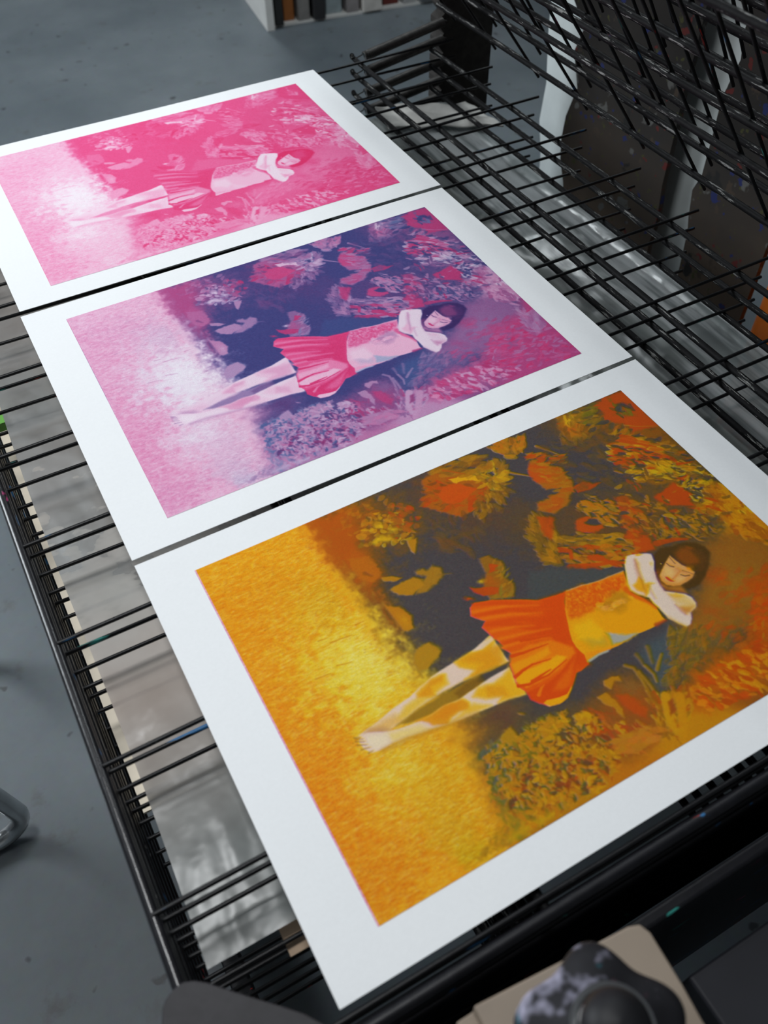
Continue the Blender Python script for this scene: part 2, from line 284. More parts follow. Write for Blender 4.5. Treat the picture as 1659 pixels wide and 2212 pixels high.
# ---- the picture as ink shapes (printed area = 1000 x 708 units)
ART_OPS=[
('P',2,0,1,(1.34,0.62,0.25),((-9,-9),(1009,-9),(1009,717),(-9,717))),
('E',343,82,102,80,-1,0.75,(0.45,0.75,0.85)),
('E',304,19,72,41,4,0.8,(0.3,0.72,0.95)),
('E',527,84,107,55,50,0.75,(0.7,0.85,0.6)),
('E',517,168,62,53,55,0.4,(0.9,0.8,0.5)),
('E',826,-39,96,37,3,0.45,(0.95,0.7,0.55)),
('E',837,39,65,58,58,0.6,(0.7,0.7,0.7)),
('E',961,88,121,95,80,0.85,(0.45,0.75,0.85)),
('E',936,238,142,88,83,0.85,(0.45,0.6,0.9)),
('E',808,319,104,82,83,0.6,(0.55,0.7,0.8)),
('E',954,401,105,51,88,0.95,(0.22,0.4,1)),
('E',706,274,81,62,69,0.55,(0.75,0.8,0.65)),
('E',663,329,90,33,36,0.6,(0.6,0.8,0.7)),
('E',612,229,62,62,80,0.5,(0.8,0.75,0.7)),
('P',30,8,0.95,(0.5,0.62,0.72),((822,411),(876,414),(932,425),(995,504),(873,624),(724,541),(762,505),(816,480),(850,443))),
('P',26,10,0.95,(0.5,0.58,0.7),((850,431),(927,424),(961,494),(931,539),(868,562),(812,588),(741,593),(699,575),(670,575),(692,532),(754,522),(776,499),(835,466))),
('E',713,589,77,35,14,0.75,(0.85,0.5,0.5)),
('E',856,520,66,49,0,0.5,(0.45,0.42,0.7)),
('P',16,10,0.95,(0.2,0.92,0.95),((806,597),(862,559),(862,523),(923,528),(976,502),(999,439),(1054,509),(1050,733),(849,757),(747,699),(641,696),(606,681),(621,633),(675,616),(747,619))),
('P',12,10,0.9,(0.2,0.5,1),((956,315),(997,317),(1005,449),(950,450),(939,405),(952,360))),
('P',22,12,0.92,(0.5,0.72,0.7),((444,576),(491,572),(524,554),(566,564),(583,599),(562,642),(613,634),(657,641),(812,670),(748,734),(507,742),(252,736),(137,726),(194,604),(265,576),(334,573),(391,576))),
('P',25,10,0.85,(1.1,0.6,0.42),((321,513),(393,553),(444,564),(472,598),(414,635),(375,618),(335,579),(277,558))),
('P',18,8,0.9,(1.3,0.42,0.2),((626,529),(680,523),(696,539),(658,571),(622,609),(587,613),(579,597),(607,575),(598,547))),
('E',697,560,38,27,8,0.6,(0.8,0.5,0.6)),
('E',674,622,67,34,4,0.75,(0.35,0.65,0.9)),
('E',724,656,72,41,2,0.85,(0.18,0.7,1)),
('P',20,8,0.9,(0.2,0.35,1.05),((536,666),(582,641),(624,653),(656,683),(688,710),(615,738),(531,734),(502,723),(489,693))),
('P',22,8,0.85,(0.3,0.4,1.05),((156,695),(226,655),(284,667),(369,683),(443,679),(508,699),(516,731),(252,736),(153,728))),
('P',22,8,0.6,(0.15,0.6,0.85),((413,695),(437,686),(504,696),(514,710),(407,710))),
('E',492,661,33,21,14,0.85,(0.3,0.75,0.6)),
('E',527,611,32,22,65,0.75,(0.3,0.9,0.7)),
('E',459,614,26,22,52,0.7,(0.4,0.85,0.65)),
('E',372,634,28,16,51,0.75,(0.3,0.85,0.7)),
('E',300,645,38,20,39,0.6,(0.55,0.75,0.6)),
('E',296,632,34,23,40,0.7,(0.55,0.85,0.5)),
('E',550,583,23,20,53,0.5,(0.7,0.45,0.45)),
('E',621,663,30,15,66,0.5,(0.25,0.85,0.9)),
('P',30,16,1,(0.04,0.25,0.9),((-96,-36),(251,-88),(252,-7),(249,84),(251,141),(253,219),(249,312),(258,385),(272,443),(286,508),(261,567),(246,636),(224,681),(211,736),(90,790),(-64,750))),
('P',26,18,0.95,(0.3,0.85,0.95),((231,-10),(316,1),(315,78),(292,111),(292,142),(287,186),(276,206),(273,240),(276,273),(270,309),(259,279),(262,230),(251,192),(247,150),(232,111),(229,68),(229,29))),
('P',14,10,0.9,(0.28,0.78,0.95),((273,100),(298,114),(302,158),(293,189),(263,179),(258,139))),
('P',30,14,0.8,(0.42,0.42,0.7),((260,267),(269,332),(284,371),(264,404),(243,404),(226,362),(229,309))),
('P',32,14,0.7,(0.5,0.6,0.65),((261,504),(298,503),(342,508),(372,522),(322,538),(281,552),(255,553),(252,526))),
('E',330,526,31,20,3,0.8,(1.05,0.75,0.35)),
('E',283,327,27,22,84,0.8,(1.15,0.6,0.3)),
('E',274,389,17,17,30,0.8,(1.15,0.55,0.3)),
('E',43,314,130,252,-1,0.6,(0.06,0.36,0.92)),
('E',6,527,113,173,4,0.75,(0.05,0.4,0.95)),
('E',82,111,112,77,5,0.45,(0.1,0.33,1)),
('E',40,655,93,50,0,0.6,(0.08,0.42,0.98)),
('E',160,350,108,162,-7,0.95,(0.06,0.1,0.74)),
('E',180,178,60,85,-12,0.55,(0.16,0.2,0.85)),
('E',176,328,75,87,-7,0.7,(0.05,0.07,0.52)),
('E',197,420,68,30,-3,0.4,(0.03,0.12,0.8)),
('E',133,531,83,76,9,0.7,(0.06,0.14,0.75)),
('E',189,579,62,62,9,0.7,(0.1,0.2,0.85)),
('E',167,641,59,39,10,0.7,(0.14,0.22,0.85)),
('E',173,684,38,26,10,0.6,(0.25,0.15,1.1)),
('E',197,487,43,36,29,0.4,(0.1,0.3,0.85)),
('E',-13,467,103,137,-3,0.5,(0.05,0.36,1)),
('E',22,124,59,101,-4,0.5,(0.05,0.33,1)),
('E',183,332,55,94,-4,0.7,(0.03,0.05,0.45)),
('E',141,518,56,35,8,0.5,(0.05,0.07,0.55)),
('X',0.42,((-40,-40),(215,-40),(225,300),(240,420),(235,560),(225,740),(-40,740)),11),
('L',1.1,0.5,1,0.55,(0.25,0.5,0.9),((139,309),(165,315))),
('L',1.2,0.5,1,0.55,(0.25,0.5,0.9),((133,250),(150,252))),
('L',1.2,0.5,1,0.55,(0.25,0.5,0.9),((150,263),(190,267))),
('L',1.1,0.5,1,0.55,(0.25,0.5,0.9),((95,314),(123,317))),
('L',1.2,0.5,1,0.55,(0.25,0.5,0.9),((206,252),(222,252))),
('L',1.2,0.5,1,0.55,(0.25,0.5,0.9),((60,184),(75,183))),
('L',1.3,0.5,1,0.55,(0.25,0.5,0.9),((234,174),(248,172))),
('D',60,8.2,4.4,4,60,0.7,((0.3,0.6,0.95),(0.4,0.75,0.85),(0.3,0.5,1)),((256,0),(362,0),(402,23),(391,77),(320,102),(276,53)),None),
('D',90,8.1,5,-1,70,0.85,((0.3,0.4,0.95),(0.15,0.17,1.08),(0.55,0.45,0.9),(0.9,0.6,0.5),(0.25,0.4,1)),((309,51),(364,44),(401,61),(414,110),(387,140),(342,130),(293,99)),None),
('D',60,6.9,4.1,55,70,0.7,((0.3,0.75,0.85),(0.45,0.7,0.8),(0.22,1.05,0.85)),((381,37),(425,53),(428,97),(403,124),(374,108)),None),
('E',352,77,11,6,19,0.95,(0.15,0.17,1.08)),
('E',366,99,12,7,20,0.95,(0.15,0.17,1.08)),
('E',343,111,21,12,19,0.95,(0.15,0.17,1.08)),
('E',365,118,4,2,19,0.95,(0.22,1.05,0.85)),
('E',331,104,12,7,19,0.95,(0.15,0.17,1.08)),
('P',2,3,0.95,(0.3,0.4,0.98),((378,134),(398,138),(375,169),(371,159))),
('P',3,5,0.9,(0.3,0.62,0.95),((262,117),(299,129),(301,158),(295,181),(277,186),(260,173),(254,143))),
('L',4.1,1.7,2,0.5,(0.75,0.85,0.45),((272,161),(281,173))),
('P',2,3,0.95,(0.3,0.4,0.95),((293,185),(311,190),(327,203),(309,205),(294,195))),
('P',3,4,0.95,(0.3,0.4,0.95),((293,215),(321,211),(345,213),(359,225),(353,240),(325,246),(302,234))),
('P',4,4,0.9,(0.35,0.42,0.85),((353,204),(371,205),(376,213),(390,208),(400,220),(395,234),(378,246),(349,253),(331,248),(350,235),(367,222),(352,211))),
('L',2.9,0.6,2,0.6,(0.6,0.5,0.6),((390,231),(412,241))),
('P',3,4,0.95,(0.25,0.45,0.98),((269,240),(290,255),(301,283),(291,308),(273,305),(271,262))),
('E',285,284,16,11,84,0.8,(0.2,0.3,1)),
('P',4,6,0.9,(0.3,0.7,0.9),((481,14),(533,7),(565,39),(593,77),(584,108),(539,134),(495,135),(473,106),(445,69),(471,53))),
('D',110,11,4.2,-7,35,0.8,((0.22,1.05,0.85),(0.22,1.05,0.85),(0.3,0.8,0.9),(0.45,0.7,0.85),(0.7,0.8,0.6)),((447,66),(487,27),(538,28),(592,95),(571,127),(510,143),(473,106)),(584,91)),
('P',3,4,0.9,(0.15,0.95,0.9),((506,51),(533,52),(546,69),(568,90),(538,99),(501,104),(489,85),(491,64))),
('P',2,4,0.95,(0.1,0.2,1.1),((529,41),(553,42),(576,50),(599,74),(588,79),(562,60),(537,57))),
('D',60,14.1,5,-26,40,0.75,((0.3,0.4,0.95),(0.15,0.17,1.08),(0.5,0.5,0.8)),((578,69),(630,43),(650,55),(629,98),(593,130),(573,119)),(599,85)),
('D',50,17.2,6.1,4,20,0.7,((0.3,0.4,0.95),(0.4,0.5,0.9),(0.8,0.7,0.6)),((496,0),(567,-2),(615,16),(616,54),(576,50),(525,21)),None),
('D',70,11.5,4.1,99,45,0.6,((0.7,0.6,0.7),(0.85,0.7,0.6),(0.3,0.4,0.95)),((521,125),(586,109),(631,99),(619,128),(572,161),(520,158)),(580,97)),
('L',3.4,1,1,0.8,(0.3,0.4,0.95),((641,80),(684,120))),
('L',3,1,1,0.8,(0.3,0.8,0.9),((533,14),(566,44))),
('D',60,11.8,5.2,-22,45,0.85,((0.3,0.4,0.95),(0.4,0.5,0.9),(0.25,0.55,0.95)),((642,3),(690,-4),(730,14),(720,38),(671,57),(658,22)),(680,53)),
('D',40,15.4,4.9,67,60,0.35,((0.9,0.7,0.6),(0.7,0.75,0.6)),((441,104),(490,132),(529,175),(467,220),(423,188)),None),
('E',438,184,24,15,5,0.5,(0.75,0.75,0.6)),
('E',445,156,9,15,54,0.4,(0.8,0.6,0.6)),
('P',3,4,0.85,(0.45,0.55,0.85),((473,236),(493,239),(510,264),(501,278),(489,279),(500,312),(484,339),(442,323),(443,302),(467,270))),
('P',2,3,0.95,(0.22,1.05,0.85),((486,255),(499,266),(489,275),(471,273))),
('P',2,3,0.95,(0.22,1.05,0.85),((423,282),(434,291),(460,300),(481,316),(462,320),(434,311),(424,295))),
('E',408,305,10,4,29,1,(0.22,1.05,0.85)),
('E',469,291,20,17,29,0.8,(0.3,0.75,0.9)),
('E',451,282,9,5,29,0.9,(0.15,0.17,1.08)),
('D',40,8.7,2.6,-31,30,0.7,((0.3,0.4,0.95),(0.5,0.4,0.8),(0.75,0.35,0.7)),((493,250),(508,267),(495,324),(475,338),(448,323),(482,305)),None),
('P',4,6,0.9,(0.3,0.6,0.9),((685,96),(699,76),(725,100),(744,129),(745,157),(729,184),(694,212),(663,216),(638,193),(646,176),(677,177),(709,172),(683,158),(677,128))),
('P',4,6,0.9,(0.2,0.95,0.85),((694,83),(723,108),(727,138),(705,148),(680,134),(676,109))),
('P',4,5,0.9,(0.3,0.85,0.8),((646,181),(675,184),(707,185),(684,211),(655,207))),
('P',3,4,0.95,(1.34,0.62,0.25),((679,169),(700,165),(715,171),(700,179),(680,178))),
('D',70,11.2,4,29,25,0.7,((0.3,0.4,0.95),(0.3,0.75,0.9),(0.4,0.5,0.9)),((685,96),(709,82),(749,132),(738,171),(684,206),(648,198),(694,173),(691,118)),None),
('P',3,4,0.9,(0.22,1.05,0.85),((733,178),(760,175),(775,190),(791,197),(766,201),(734,196))),
('D',50,9.9,3.5,16,25,0.8,((0.3,0.4,0.95),(0.22,1.05,0.85),(0.25,0.55,0.95)),((699,76),(713,56),(771,98),(759,119),(723,104)),None),
('L',3.5,1,1,0.8,(0.3,0.4,0.95),((736,50),(764,92))),
('P',8,8,0.95,(0.3,0.5,0.95),((824,1),(864,3),(856,29),(880,28),(868,46),(859,66),(835,77),(806,65),(811,39))),
('P',4,4,0.9,(0.15,0.17,1.08),((840,5),(861,7),(853,33),(835,42),(827,28))),
('E',871,32,8,15,59,0.9,(0.3,0.4,0.95)),
('E',837,54,29,14,44,0.7,(0.2,0.75,0.95)),
('E',818,18,5,3,29,0.9,(0.22,1.05,0.85)),
('D',90,12.3,4.4,112,50,0.5,((0.6,0.6,0.75),(0.85,0.7,0.6),(0.5,0.45,0.9)),((832,-5),(883,-7),(918,23),(885,66),(833,95),(788,70)),None),
('P',5,6,0.95,(0.22,1,0.8),((913,5),(1000,1),(1000,65),(1000,126),(938,116),(944,99),(918,64),(896,57),(921,40))),
('D',22,9.7,4.5,74,70,0.85,((0.9,0.6,0.7),(0.9,0.35,0.8),(1.34,0.62,0.25)),((946,29),(976,30),(986,62),(964,75),(945,59)),None),
('E',971,37,13,7,23,0.9,(1.34,0.62,0.25)),
('E',957,14,4,9,29,0.7,(0.9,0.35,0.8)),
('E',959,64,22,7,30,0.7,(0.9,0.35,0.8)),
('D',60,13.7,4.8,4,30,0.75,((0.3,0.4,0.95),(1.34,0.62,0.25),(0.9,0.35,0.8),(0.6,0.5,0.8)),((864,3),(919,3),(902,65),(867,70),(867,25)),None),
('L',1.5,0.7,0.6,0.8,(0.3,0.4,0.95),((934,88),(955,105),(1004,131))),
('D',130,13.8,4.9,73,30,0.75,((0.3,0.4,0.95),(0.3,0.7,0.9),(0.9,0.6,0.55),(1.34,0.62,0.25)),((910,75),(944,129),(985,181),(996,235),(964,236),(916,180),(885,125)),(859,110)),
('D',160,16.2,5.7,36,22,0.85,((0.25,0.5,0.98),(0.2,0.85,0.9),(0.3,0.4,0.95),(0.25,1,0.8),(0.15,0.17,1.08)),((869,125),(914,117),(959,166),(947,198),(916,208),(867,185),(849,152)),None),
('L',4.9,1.4,1.5,0.85,(0.22,1.05,0.85),((869,144),(906,146),(927,167))),
('L',4.9,1.4,1.5,0.85,(0.22,1.05,0.85),((901,124),(927,148),(953,173))),
('L',4.8,1.4,1.5,0.85,(0.22,1.05,0.85),((849,170),(882,175),(918,200))),
('L',4.9,1.4,1.5,0.85,(0.22,1.05,0.85),((922,164),(939,189),(947,198))),
('D',50,8.8,3.1,44,25,0.8,((1.34,0.62,0.25),(0.9,0.7,0.5)),((872,122),(950,185),(926,214),(844,167)),None),
('D',220,13.1,4.6,49,28,0.85,((0.15,0.17,1.08),(0.3,0.4,0.95),(0.25,0.45,1),(0.8,0.6,0.6),(0.15,0.17,1.08),(1.34,0.62,0.25)),((864,197),(921,202),(985,247),(994,289),(960,297),(902,242),(859,231)),(1019,303)),
('P',3,4,0.8,(0.15,0.17,1.08),((921,202),(928,224),(951,247),(929,246),(915,226))),
('L',4.1,1,1,0.9,(0.22,1.05,0.85),((959,233),(989,243))),
('P',4,4,0.95,(0.2,1.05,0.82),((857,278),(889,274),(917,268),(925,286),(929,310),(911,322),(916,337),(877,315),(857,295))),
('P',3,4,0.95,(0.22,1.05,0.85),((921,344),(946,337),(965,345),(951,357),(913,349),(896,330))),
('D',70,8.5,2.6,91,55,0.9,((0.15,0.17,1.08),(0.15,0.17,1.08),(1.34,0.62,0.25),(1.34,0.62,0.25),(0.3,0.4,0.95)),((925,268),(953,270),(954,311),(926,334),(919,317)),(899,289)),
('D',150,10.9,4.5,43,50,0.75,((0.25,0.45,1),(0.4,0.6,0.85),(0.3,0.4,0.95),(0.15,0.17,1.08),(0.7,0.7,0.7)),((968,275),(996,308),(1010,436),(979,468),(936,432),(923,362),(921,340),(956,330)),None),
('D',70,14.1,6.4,58,50,0.9,((0.15,0.17,1.08),(0.12,0.2,1.05),(0.25,0.55,0.95)),((979,338),(1001,359),(999,447),(977,463),(959,408),(953,371)),None),
('P',2,3,0.9,(0.3,0.7,0.9),((956,439),(973,428),(984,455),(976,470),(958,452))),
('D',170,10.6,3.1,57,60,0.85,((0.3,0.4,0.95),(0.3,0.4,0.95),(0.4,0.45,0.9),(1.34,0.62,0.25),(0.9,0.7,0.55),(0.25,0.5,0.98)),((795,282),(852,284),(859,318),(923,362),(903,409),(869,406),(795,368),(782,316)),None),
('P',5,7,0.9,(1.15,0.6,0.35),((828,330),(850,325),(864,346),(879,371),(881,384),(862,382),(840,357),(818,349))),
('D',50,8.1,2.5,57,50,0.8,((1.36,0.52,0.25),(0.3,0.4,0.95),(0.6,0.5,0.8)),((830,318),(889,376),(874,401),(809,352)),None),
('P',3,4,0.85,(1.34,0.62,0.25),((788,360),(804,357),(821,371),(818,379),(801,369))),
('L',6.7,2.4,2,0.85,(0.22,1.05,0.85),((786,371),(820,380),(843,391))),
('P',6,6,0.95,(0.2,1,0.85),((742,326),(772,319),(785,330),(783,357),(774,380),(751,379),(727,365),(747,349))),
('P',6,7,0.85,(0.3,0.9,0.75),((787,239),(817,247),(812,270),(782,308),(757,302),(776,271))),
('D',60,9.4,3.8,56,50,0.7,((0.22,1.05,0.85),(0.5,0.8,0.7),(0.25,0.55,0.95)),((785,242),(819,261),(788,360),(754,349),(757,302)),None),
('P',4,5,0.95,(0.2,0.95,0.85),((684,253),(715,249),(720,260),(699,265),(720,279),(736,290),(710,292),(681,288),(673,271))),
('P',2,3,0.95,(1.34,0.62,0.25),((699,265),(712,262),(723,270),(725,282),(705,275))),
('D',120,11.4,3.8,45,45,0.88,((0.3,0.4,0.95),(0.35,0.45,0.95),(1.34,0.62,0.25),(0.25,0.55,0.95)),((704,230),(752,214),(780,239),(771,277),(743,302),(728,277),(720,252)),None),
('E',749,260,14,7,50,0.9,(0.3,0.4,0.95)),
('E',726,243,14,6,29,0.9,(0.3,0.4,0.95)),
('D',170,15.4,5.5,33,25,0.85,((0.3,0.4,0.95),(0.4,0.4,0.9),(1.34,0.62,0.25),(0.7,0.6,0.7),(0.3,0.4,0.95)),((627,269),(669,277),(742,322),(734,357),(694,347),(629,290)),None),
('D',130,12.7,4.5,45,35,0.88,((0.3,0.4,0.95),(0.25,0.55,0.95),(0.22,1.05,0.85),(1.34,0.62,0.25),(0.5,0.5,0.85)),((617,288),(740,349),(741,373),(696,383),(618,331)),None),
('L',6.6,3,2,0.9,(0.22,1.05,0.85),((617,292),(634,305),(626,320))),
('L',6.5,2.9,2,0.9,(0.22,1.05,0.85),((612,335),(639,348),(658,367))),
('L',6.5,3,2,0.9,(0.22,1.05,0.85),((658,336),(676,352),(689,371))),
('L',6.5,2.9,2,0.9,(0.22,1.05,0.85),((686,366),(704,377))),
('L',6.5,2.9,2,0.9,(0.22,1.05,0.85),((634,346),(681,363))),
('D',160,11.4,4,86,30,0.75,((0.3,0.4,0.95),(0.5,0.5,0.85),(0.8,0.6,0.7)),((610,203),(633,199),(650,233),(595,322),(578,305),(581,244)),(607,325)),
('P',5,6,0.85,(0.22,1.05,0.85),((627,208),(655,222),(637,247),(618,268),(612,253))),
('D',60,14.4,5.1,43,40,0.35,((0.8,0.7,0.6),(0.9,0.6,0.6)),((732,28),(869,96),(804,208),(730,211),(752,152),(718,49)),None),
('P',9,6,1,(1.36,0.52,0.25),((538,305),(595,327),(662,371),(690,387),(688,389),(641,389),(581,381),(501,358))),
('D',220,11.5,4.1,-5,30,0.5,((0.3,0.7,0.85),(0.55,0.55,0.7),(0.2,0.95,0.85)),((815,473),(932,514),(933,622),(818,648),(735,601),(739,547),(808,558)),None),
('E',827,480,25,21,0,0.6,(0.3,0.95,0.8)),
('E',774,539,24,12,45,0.5,(0.3,0.9,0.8)),
('D',230,10.4,4,-4,45,0.8,((0.15,0.95,0.95),(0.2,0.7,0.95),(0.3,0.5,0.9),(0.1,1.1,0.9)),((834,566),(920,532),(985,507),(999,700),(852,699),(785,640)),None),
('D',200,9,4.1,51,45,0.8,((0.15,0.95,0.95),(0.1,0.4,1),(0.15,0.3,1.05),(0.25,1.05,0.85)),((634,635),(720,625),(793,628),(852,689),(747,699),(614,681)),None),
('D',120,12.4,4.9,69,50,0.8,((0.2,0.45,1),(0.15,0.35,1.05),(0.4,0.7,0.85)),((953,320),(993,322),(1005,455),(968,485),(942,439),(940,379)),None),
('D',60,17.6,6.2,86,30,0.6,((0.3,0.4,0.9),(0.4,0.6,0.8)),((961,494),(1002,530),(982,592),(936,589)),(962,609)),
('D',150,9.8,3.5,-25,40,0.6,((0.75,0.45,0.75),(0.5,0.45,0.85),(1,0.5,0.5),(0.45,0.6,0.75)),((661,526),(735,547),(724,581),(628,624),(590,609),(646,581)),None),
('L',4,2.1,3,0.65,(0.5,0.45,0.75),((623,538),(616,554),(610,567))),
('L',3.9,2.1,3,0.65,(0.5,0.45,0.75),((596,541),(596,552),(594,564))),
('L',3.1,2.3,2,0.75,(0.35,0.38,0.95),((566,548),(576,559),(574,584),(568,609),(562,642))),
('L',3.1,2.3,2,0.75,(0.35,0.38,0.95),((596,565),(598,585),(593,598))),
('L',3.1,2.3,2,0.75,(0.35,0.38,0.95),((608,581),(635,561))),
('L',3.1,2.3,2,0.75,(0.35,0.38,0.95),((580,569),(579,600),(574,628),(566,656))),
('L',3,2.2,2,0.75,(0.35,0.38,0.95),((570,622),(554,652),(554,673))),
('D',170,10.4,3.7,-59,35,0.8,((0.25,0.33,1.02),(0.3,0.42,0.98),(0.55,0.6,0.75),(0.35,0.8,0.8)),((562,606),(583,618),(624,628),(615,660),(556,706),(535,674),(551,642)),(547,681)),
('L',8.5,5.5,3,0.9,(0.2,0.3,1.05),((588,626),(571,653),(561,683))),
('L',8.5,6.5,3,0.9,(0.2,0.35,1.05),((609,638),(587,671),(561,700))),
('P',3,3,0.85,(0.5,0.9,0.6),((585,637),(595,636),(585,655),(573,660))),
('P',2,4,0.95,(0.3,0.4,0.95),((515,554),(527,554),(545,559),(544,568),(532,564),(517,571),(512,562))),
('P',2,4,0.95,(0.3,0.4,0.95),((489,571),(505,574),(512,593),(510,613),(503,627),(500,607),(493,586))),
('P',2,4,0.95,(0.25,0.3,1),((483,625),(499,627),(497,641),(481,649),(477,636))),
('P',4,5,0.9,(0.25,0.95,0.8),((518,584),(537,592),(541,609),(545,630),(535,639),(523,623),(515,604))),
('P',3,4,0.9,(0.4,0.95,0.6),((510,640),(528,647),(526,660),(507,658),(498,647))),
('D',110,8.1,2.4,64,50,0.8,((0.2,0.55,0.75),(0.35,0.9,0.7),(0.3,0.38,0.9),(0.5,0.7,0.65)),((454,582),(491,596),(507,629),(542,666),(504,690),(457,676),(442,622)),None),
('D',50,14.1,4.7,9,25,0.85,((0.2,0.5,0.75),(0.3,0.45,0.8)),((468,648),(496,649),(542,666),(525,680),(472,678),(459,674)),None),
('P',3,4,0.8,(0.22,1.05,0.85),((446,612),(467,619),(469,631),(448,628),(437,619))),
('E',473,604,15,7,52,0.6,(0.25,0.8,0.75)),
('D',60,9.2,3.9,64,60,0.9,((0.3,0.4,0.95),(0.2,0.25,1.05)),((443,581),(462,592),(441,615),(432,599)),None),
('D',120,9.3,2.8,75,50,0.9,((0.3,0.4,0.95),(0.22,0.3,1),(0.7,0.7,0.65)),((419,629),(439,640),(455,663),(432,678),(415,663),(392,634)),None),
('D',150,7.1,2.8,62,60,0.85,((0.3,0.4,0.95),(0.25,0.3,1),(0.9,0.35,0.8),(0.95,0.45,0.55)),((363,555),(397,556),(426,572),(411,593),(382,588),(364,606),(323,612),(331,577)),None),
('D',380,7.2,2.9,51,80,0.85,((0.3,0.4,0.95),(0.25,0.3,1.02),(0.2,0.4,1),(0.45,0.8,0.65),(0.75,0.45,0.7),(0.3,0.85,0.75),(0.3,0.4,0.95)),((303,601),(367,614),(412,630),(447,681),(414,701),(342,700),(263,698),(262,642)),None),
('D',170,6.5,2.6,-8,60,0.7,((0.25,0.28,1.05),(0.3,0.4,0.95),(0.5,0.4,0.8)),((173,697),(249,660),(268,691),(401,696),(373,704),(260,702)),None),
('D',60,6.2,2.5,51,80,0.85,((0.9,0.35,0.8),(1,0.4,0.5),(0.3,0.4,0.95)),((256,590),(294,606),(271,643),(248,625)),None),
('P',3,5,0.9,(0.3,0.33,0.95),((280,554),(298,557),(323,544),(332,546),(336,570),(339,585),(322,583),(315,571),(302,575),(301,595),(285,588),(281,568))),
('P',3,5,0.9,(1.15,0.4,0.3),((261,562),(275,557),(278,569),(265,577),(257,570))),
('P',3,5,0.85,(1.05,0.4,0.35),((286,560),(298,565),(298,577),(285,573))),
('D',230,7.2,3,62,80,0.85,((0.3,0.4,0.95),(0.3,0.33,0.98),(0.9,0.35,0.8),(1.05,0.4,0.45),(0.5,0.75,0.6),(0.3,0.4,0.95)),((269,571),(315,571),(374,583),(399,608),(340,686),(270,676),(254,645),(254,609)),None),
('D',70,5.8,2.7,52,80,0.9,((0.3,0.4,0.95),(0.35,0.35,0.9)),((352,555),(363,561),(430,566),(413,589),(365,589),(348,569)),None),
('E',362,536,7,3,45,0.9,(0.3,0.4,0.95)),
('D',70,6.9,2.8,93,60,0.55,((0.6,0.3,0.8),(0.8,0.35,0.6),(0.3,0.3,0.95)),((239,624),(267,645),(279,681),(237,689),(235,656)),None),
('P',2,4,0.8,(1,0.35,0.45),((247,639),(263,643),(251,651))),
('E',244,700,8,7,29,0.8,(0.9,0.3,0.6)),
('L',5.1,3.9,6,0.7,(0.22,0.2,1.1),((232,696),(270,694),(317,697))),
('D',200,6.9,3,68,80,0.85,((1,0.75,0.45),(1.1,0.45,0.4),(0.6,0.95,0.6)),((303,601),(367,614),(438,584),(469,602),(447,681),(342,700),(249,660)),None),
('D',240,7.3,2.7,51,80,0.95,((0.3,0.4,0.95),(0.2,0.27,1.05),(0.25,0.42,1)),((299,598),(390,558),(469,602),(451,683),(414,701),(342,700),(263,698),(262,642)),None),
('D',110,6.8,2.8,62,80,0.95,((0.3,0.4,0.95),(0.25,0.3,1)),((272,573),(322,560),(421,577),(340,686),(270,676),(258,611)),None),
('D',120,11,3.9,57,60,0.85,((1.34,0.62,0.25),(0.9,0.65,0.5),(0.22,1.05,0.85),(0.28,0.45,1),(0.2,0.3,1.05)),((875,119),(990,250),(992,393),(883,406),(754,349),(794,238)),None),
('P',3,4,1,(0.35,0.36,0.85),((272,346),(288,346),(300,345),(304,356),(308,372),(299,380),(286,381),(272,391),(254,387),(254,369))),
('P',2,4,0.9,(0.28,0.4,0.95),((276,289),(294,299),(290,309),(278,309),(274,297))),
('P',3,1,1,(0.5,0.4,0.75),((401,440),(338,440),(283,444),(218,447),(169,452),(195,461),(243,466),(294,467),(339,464),(392,458))),
('P',3,1,0.95,(1.34,0.62,0.25),((397,446),(376,445),(344,443),(331,451),(340,458),(361,459),(389,454))),
('P',5,1,0.7,(0.8,0.6,0.7),((341,444),(309,444),(286,451),(290,465),(319,461),(342,460))),
('P',2,1,1,(0.04,0.13,0.1),((402,385),(369,393),(346,398),(315,400),(292,402),(266,406),(238,413),(213,421),(196,423),(177,426),(150,433),(131,436),(112,439),(103,442),(116,446),(146,458),(162,456),(184,453),(219,445),(263,441),(301,440),(338,441),(367,442),(400,445))),
('P',5,2,0.95,(0.04,0.2,0.95),((409,395),(382,411),(380,443),(338,440),(313,438),(338,431),(317,414),(315,400),(346,398),(364,401),(400,387))),
('P',8,2,0.8,(0.08,0.33,0.92),((406,409),(391,443),(339,439),(329,438),(357,427),(337,413),(330,403),(362,403))),
('P',3,1,0.9,(0.04,0.13,0.1),((402,388),(368,394),(354,399),(371,403),(398,398))),
('P',6,2,0.9,(0.04,0.2,0.95),((277,410),(289,412),(283,430),(245,437),(228,430),(228,422),(249,413))),
('P',5,2,0.8,(0.08,0.33,0.92),((260,411),(285,413),(280,422),(257,421),(254,439),(229,428),(242,421))),
('P',6,2,0.8,(0.06,0.16,0.65),((224,428),(250,437),(221,443),(182,452),(172,448),(201,432))),
('P',10,1,0.8,(0.06,0.22,0.4),((159,436),(179,436),(186,451),(156,458),(127,445),(124,440))),
('P',7,1,0.7,(0.25,0.35,0.35),((130,438),(153,446),(160,455),(146,458),(120,442))),
('L',1.4,1,4,0.6,(0.35,0.35,0.7),((378,442),(338,441),(301,440),(258,441),(218,447),(173,455))),
('P',2,1,1,(0.04,0.13,0.1),((394,454),(355,455),(321,459),(288,464),(255,462),(227,466),(207,466),(170,461),(154,457),(125,443),(118,442),(106,446),(103,452),(105,466),(114,477),(129,480),(147,479),(178,481),(210,487),(242,493),(275,498),(300,499),(337,503),(362,505),(390,511),(396,487),(392,470))),
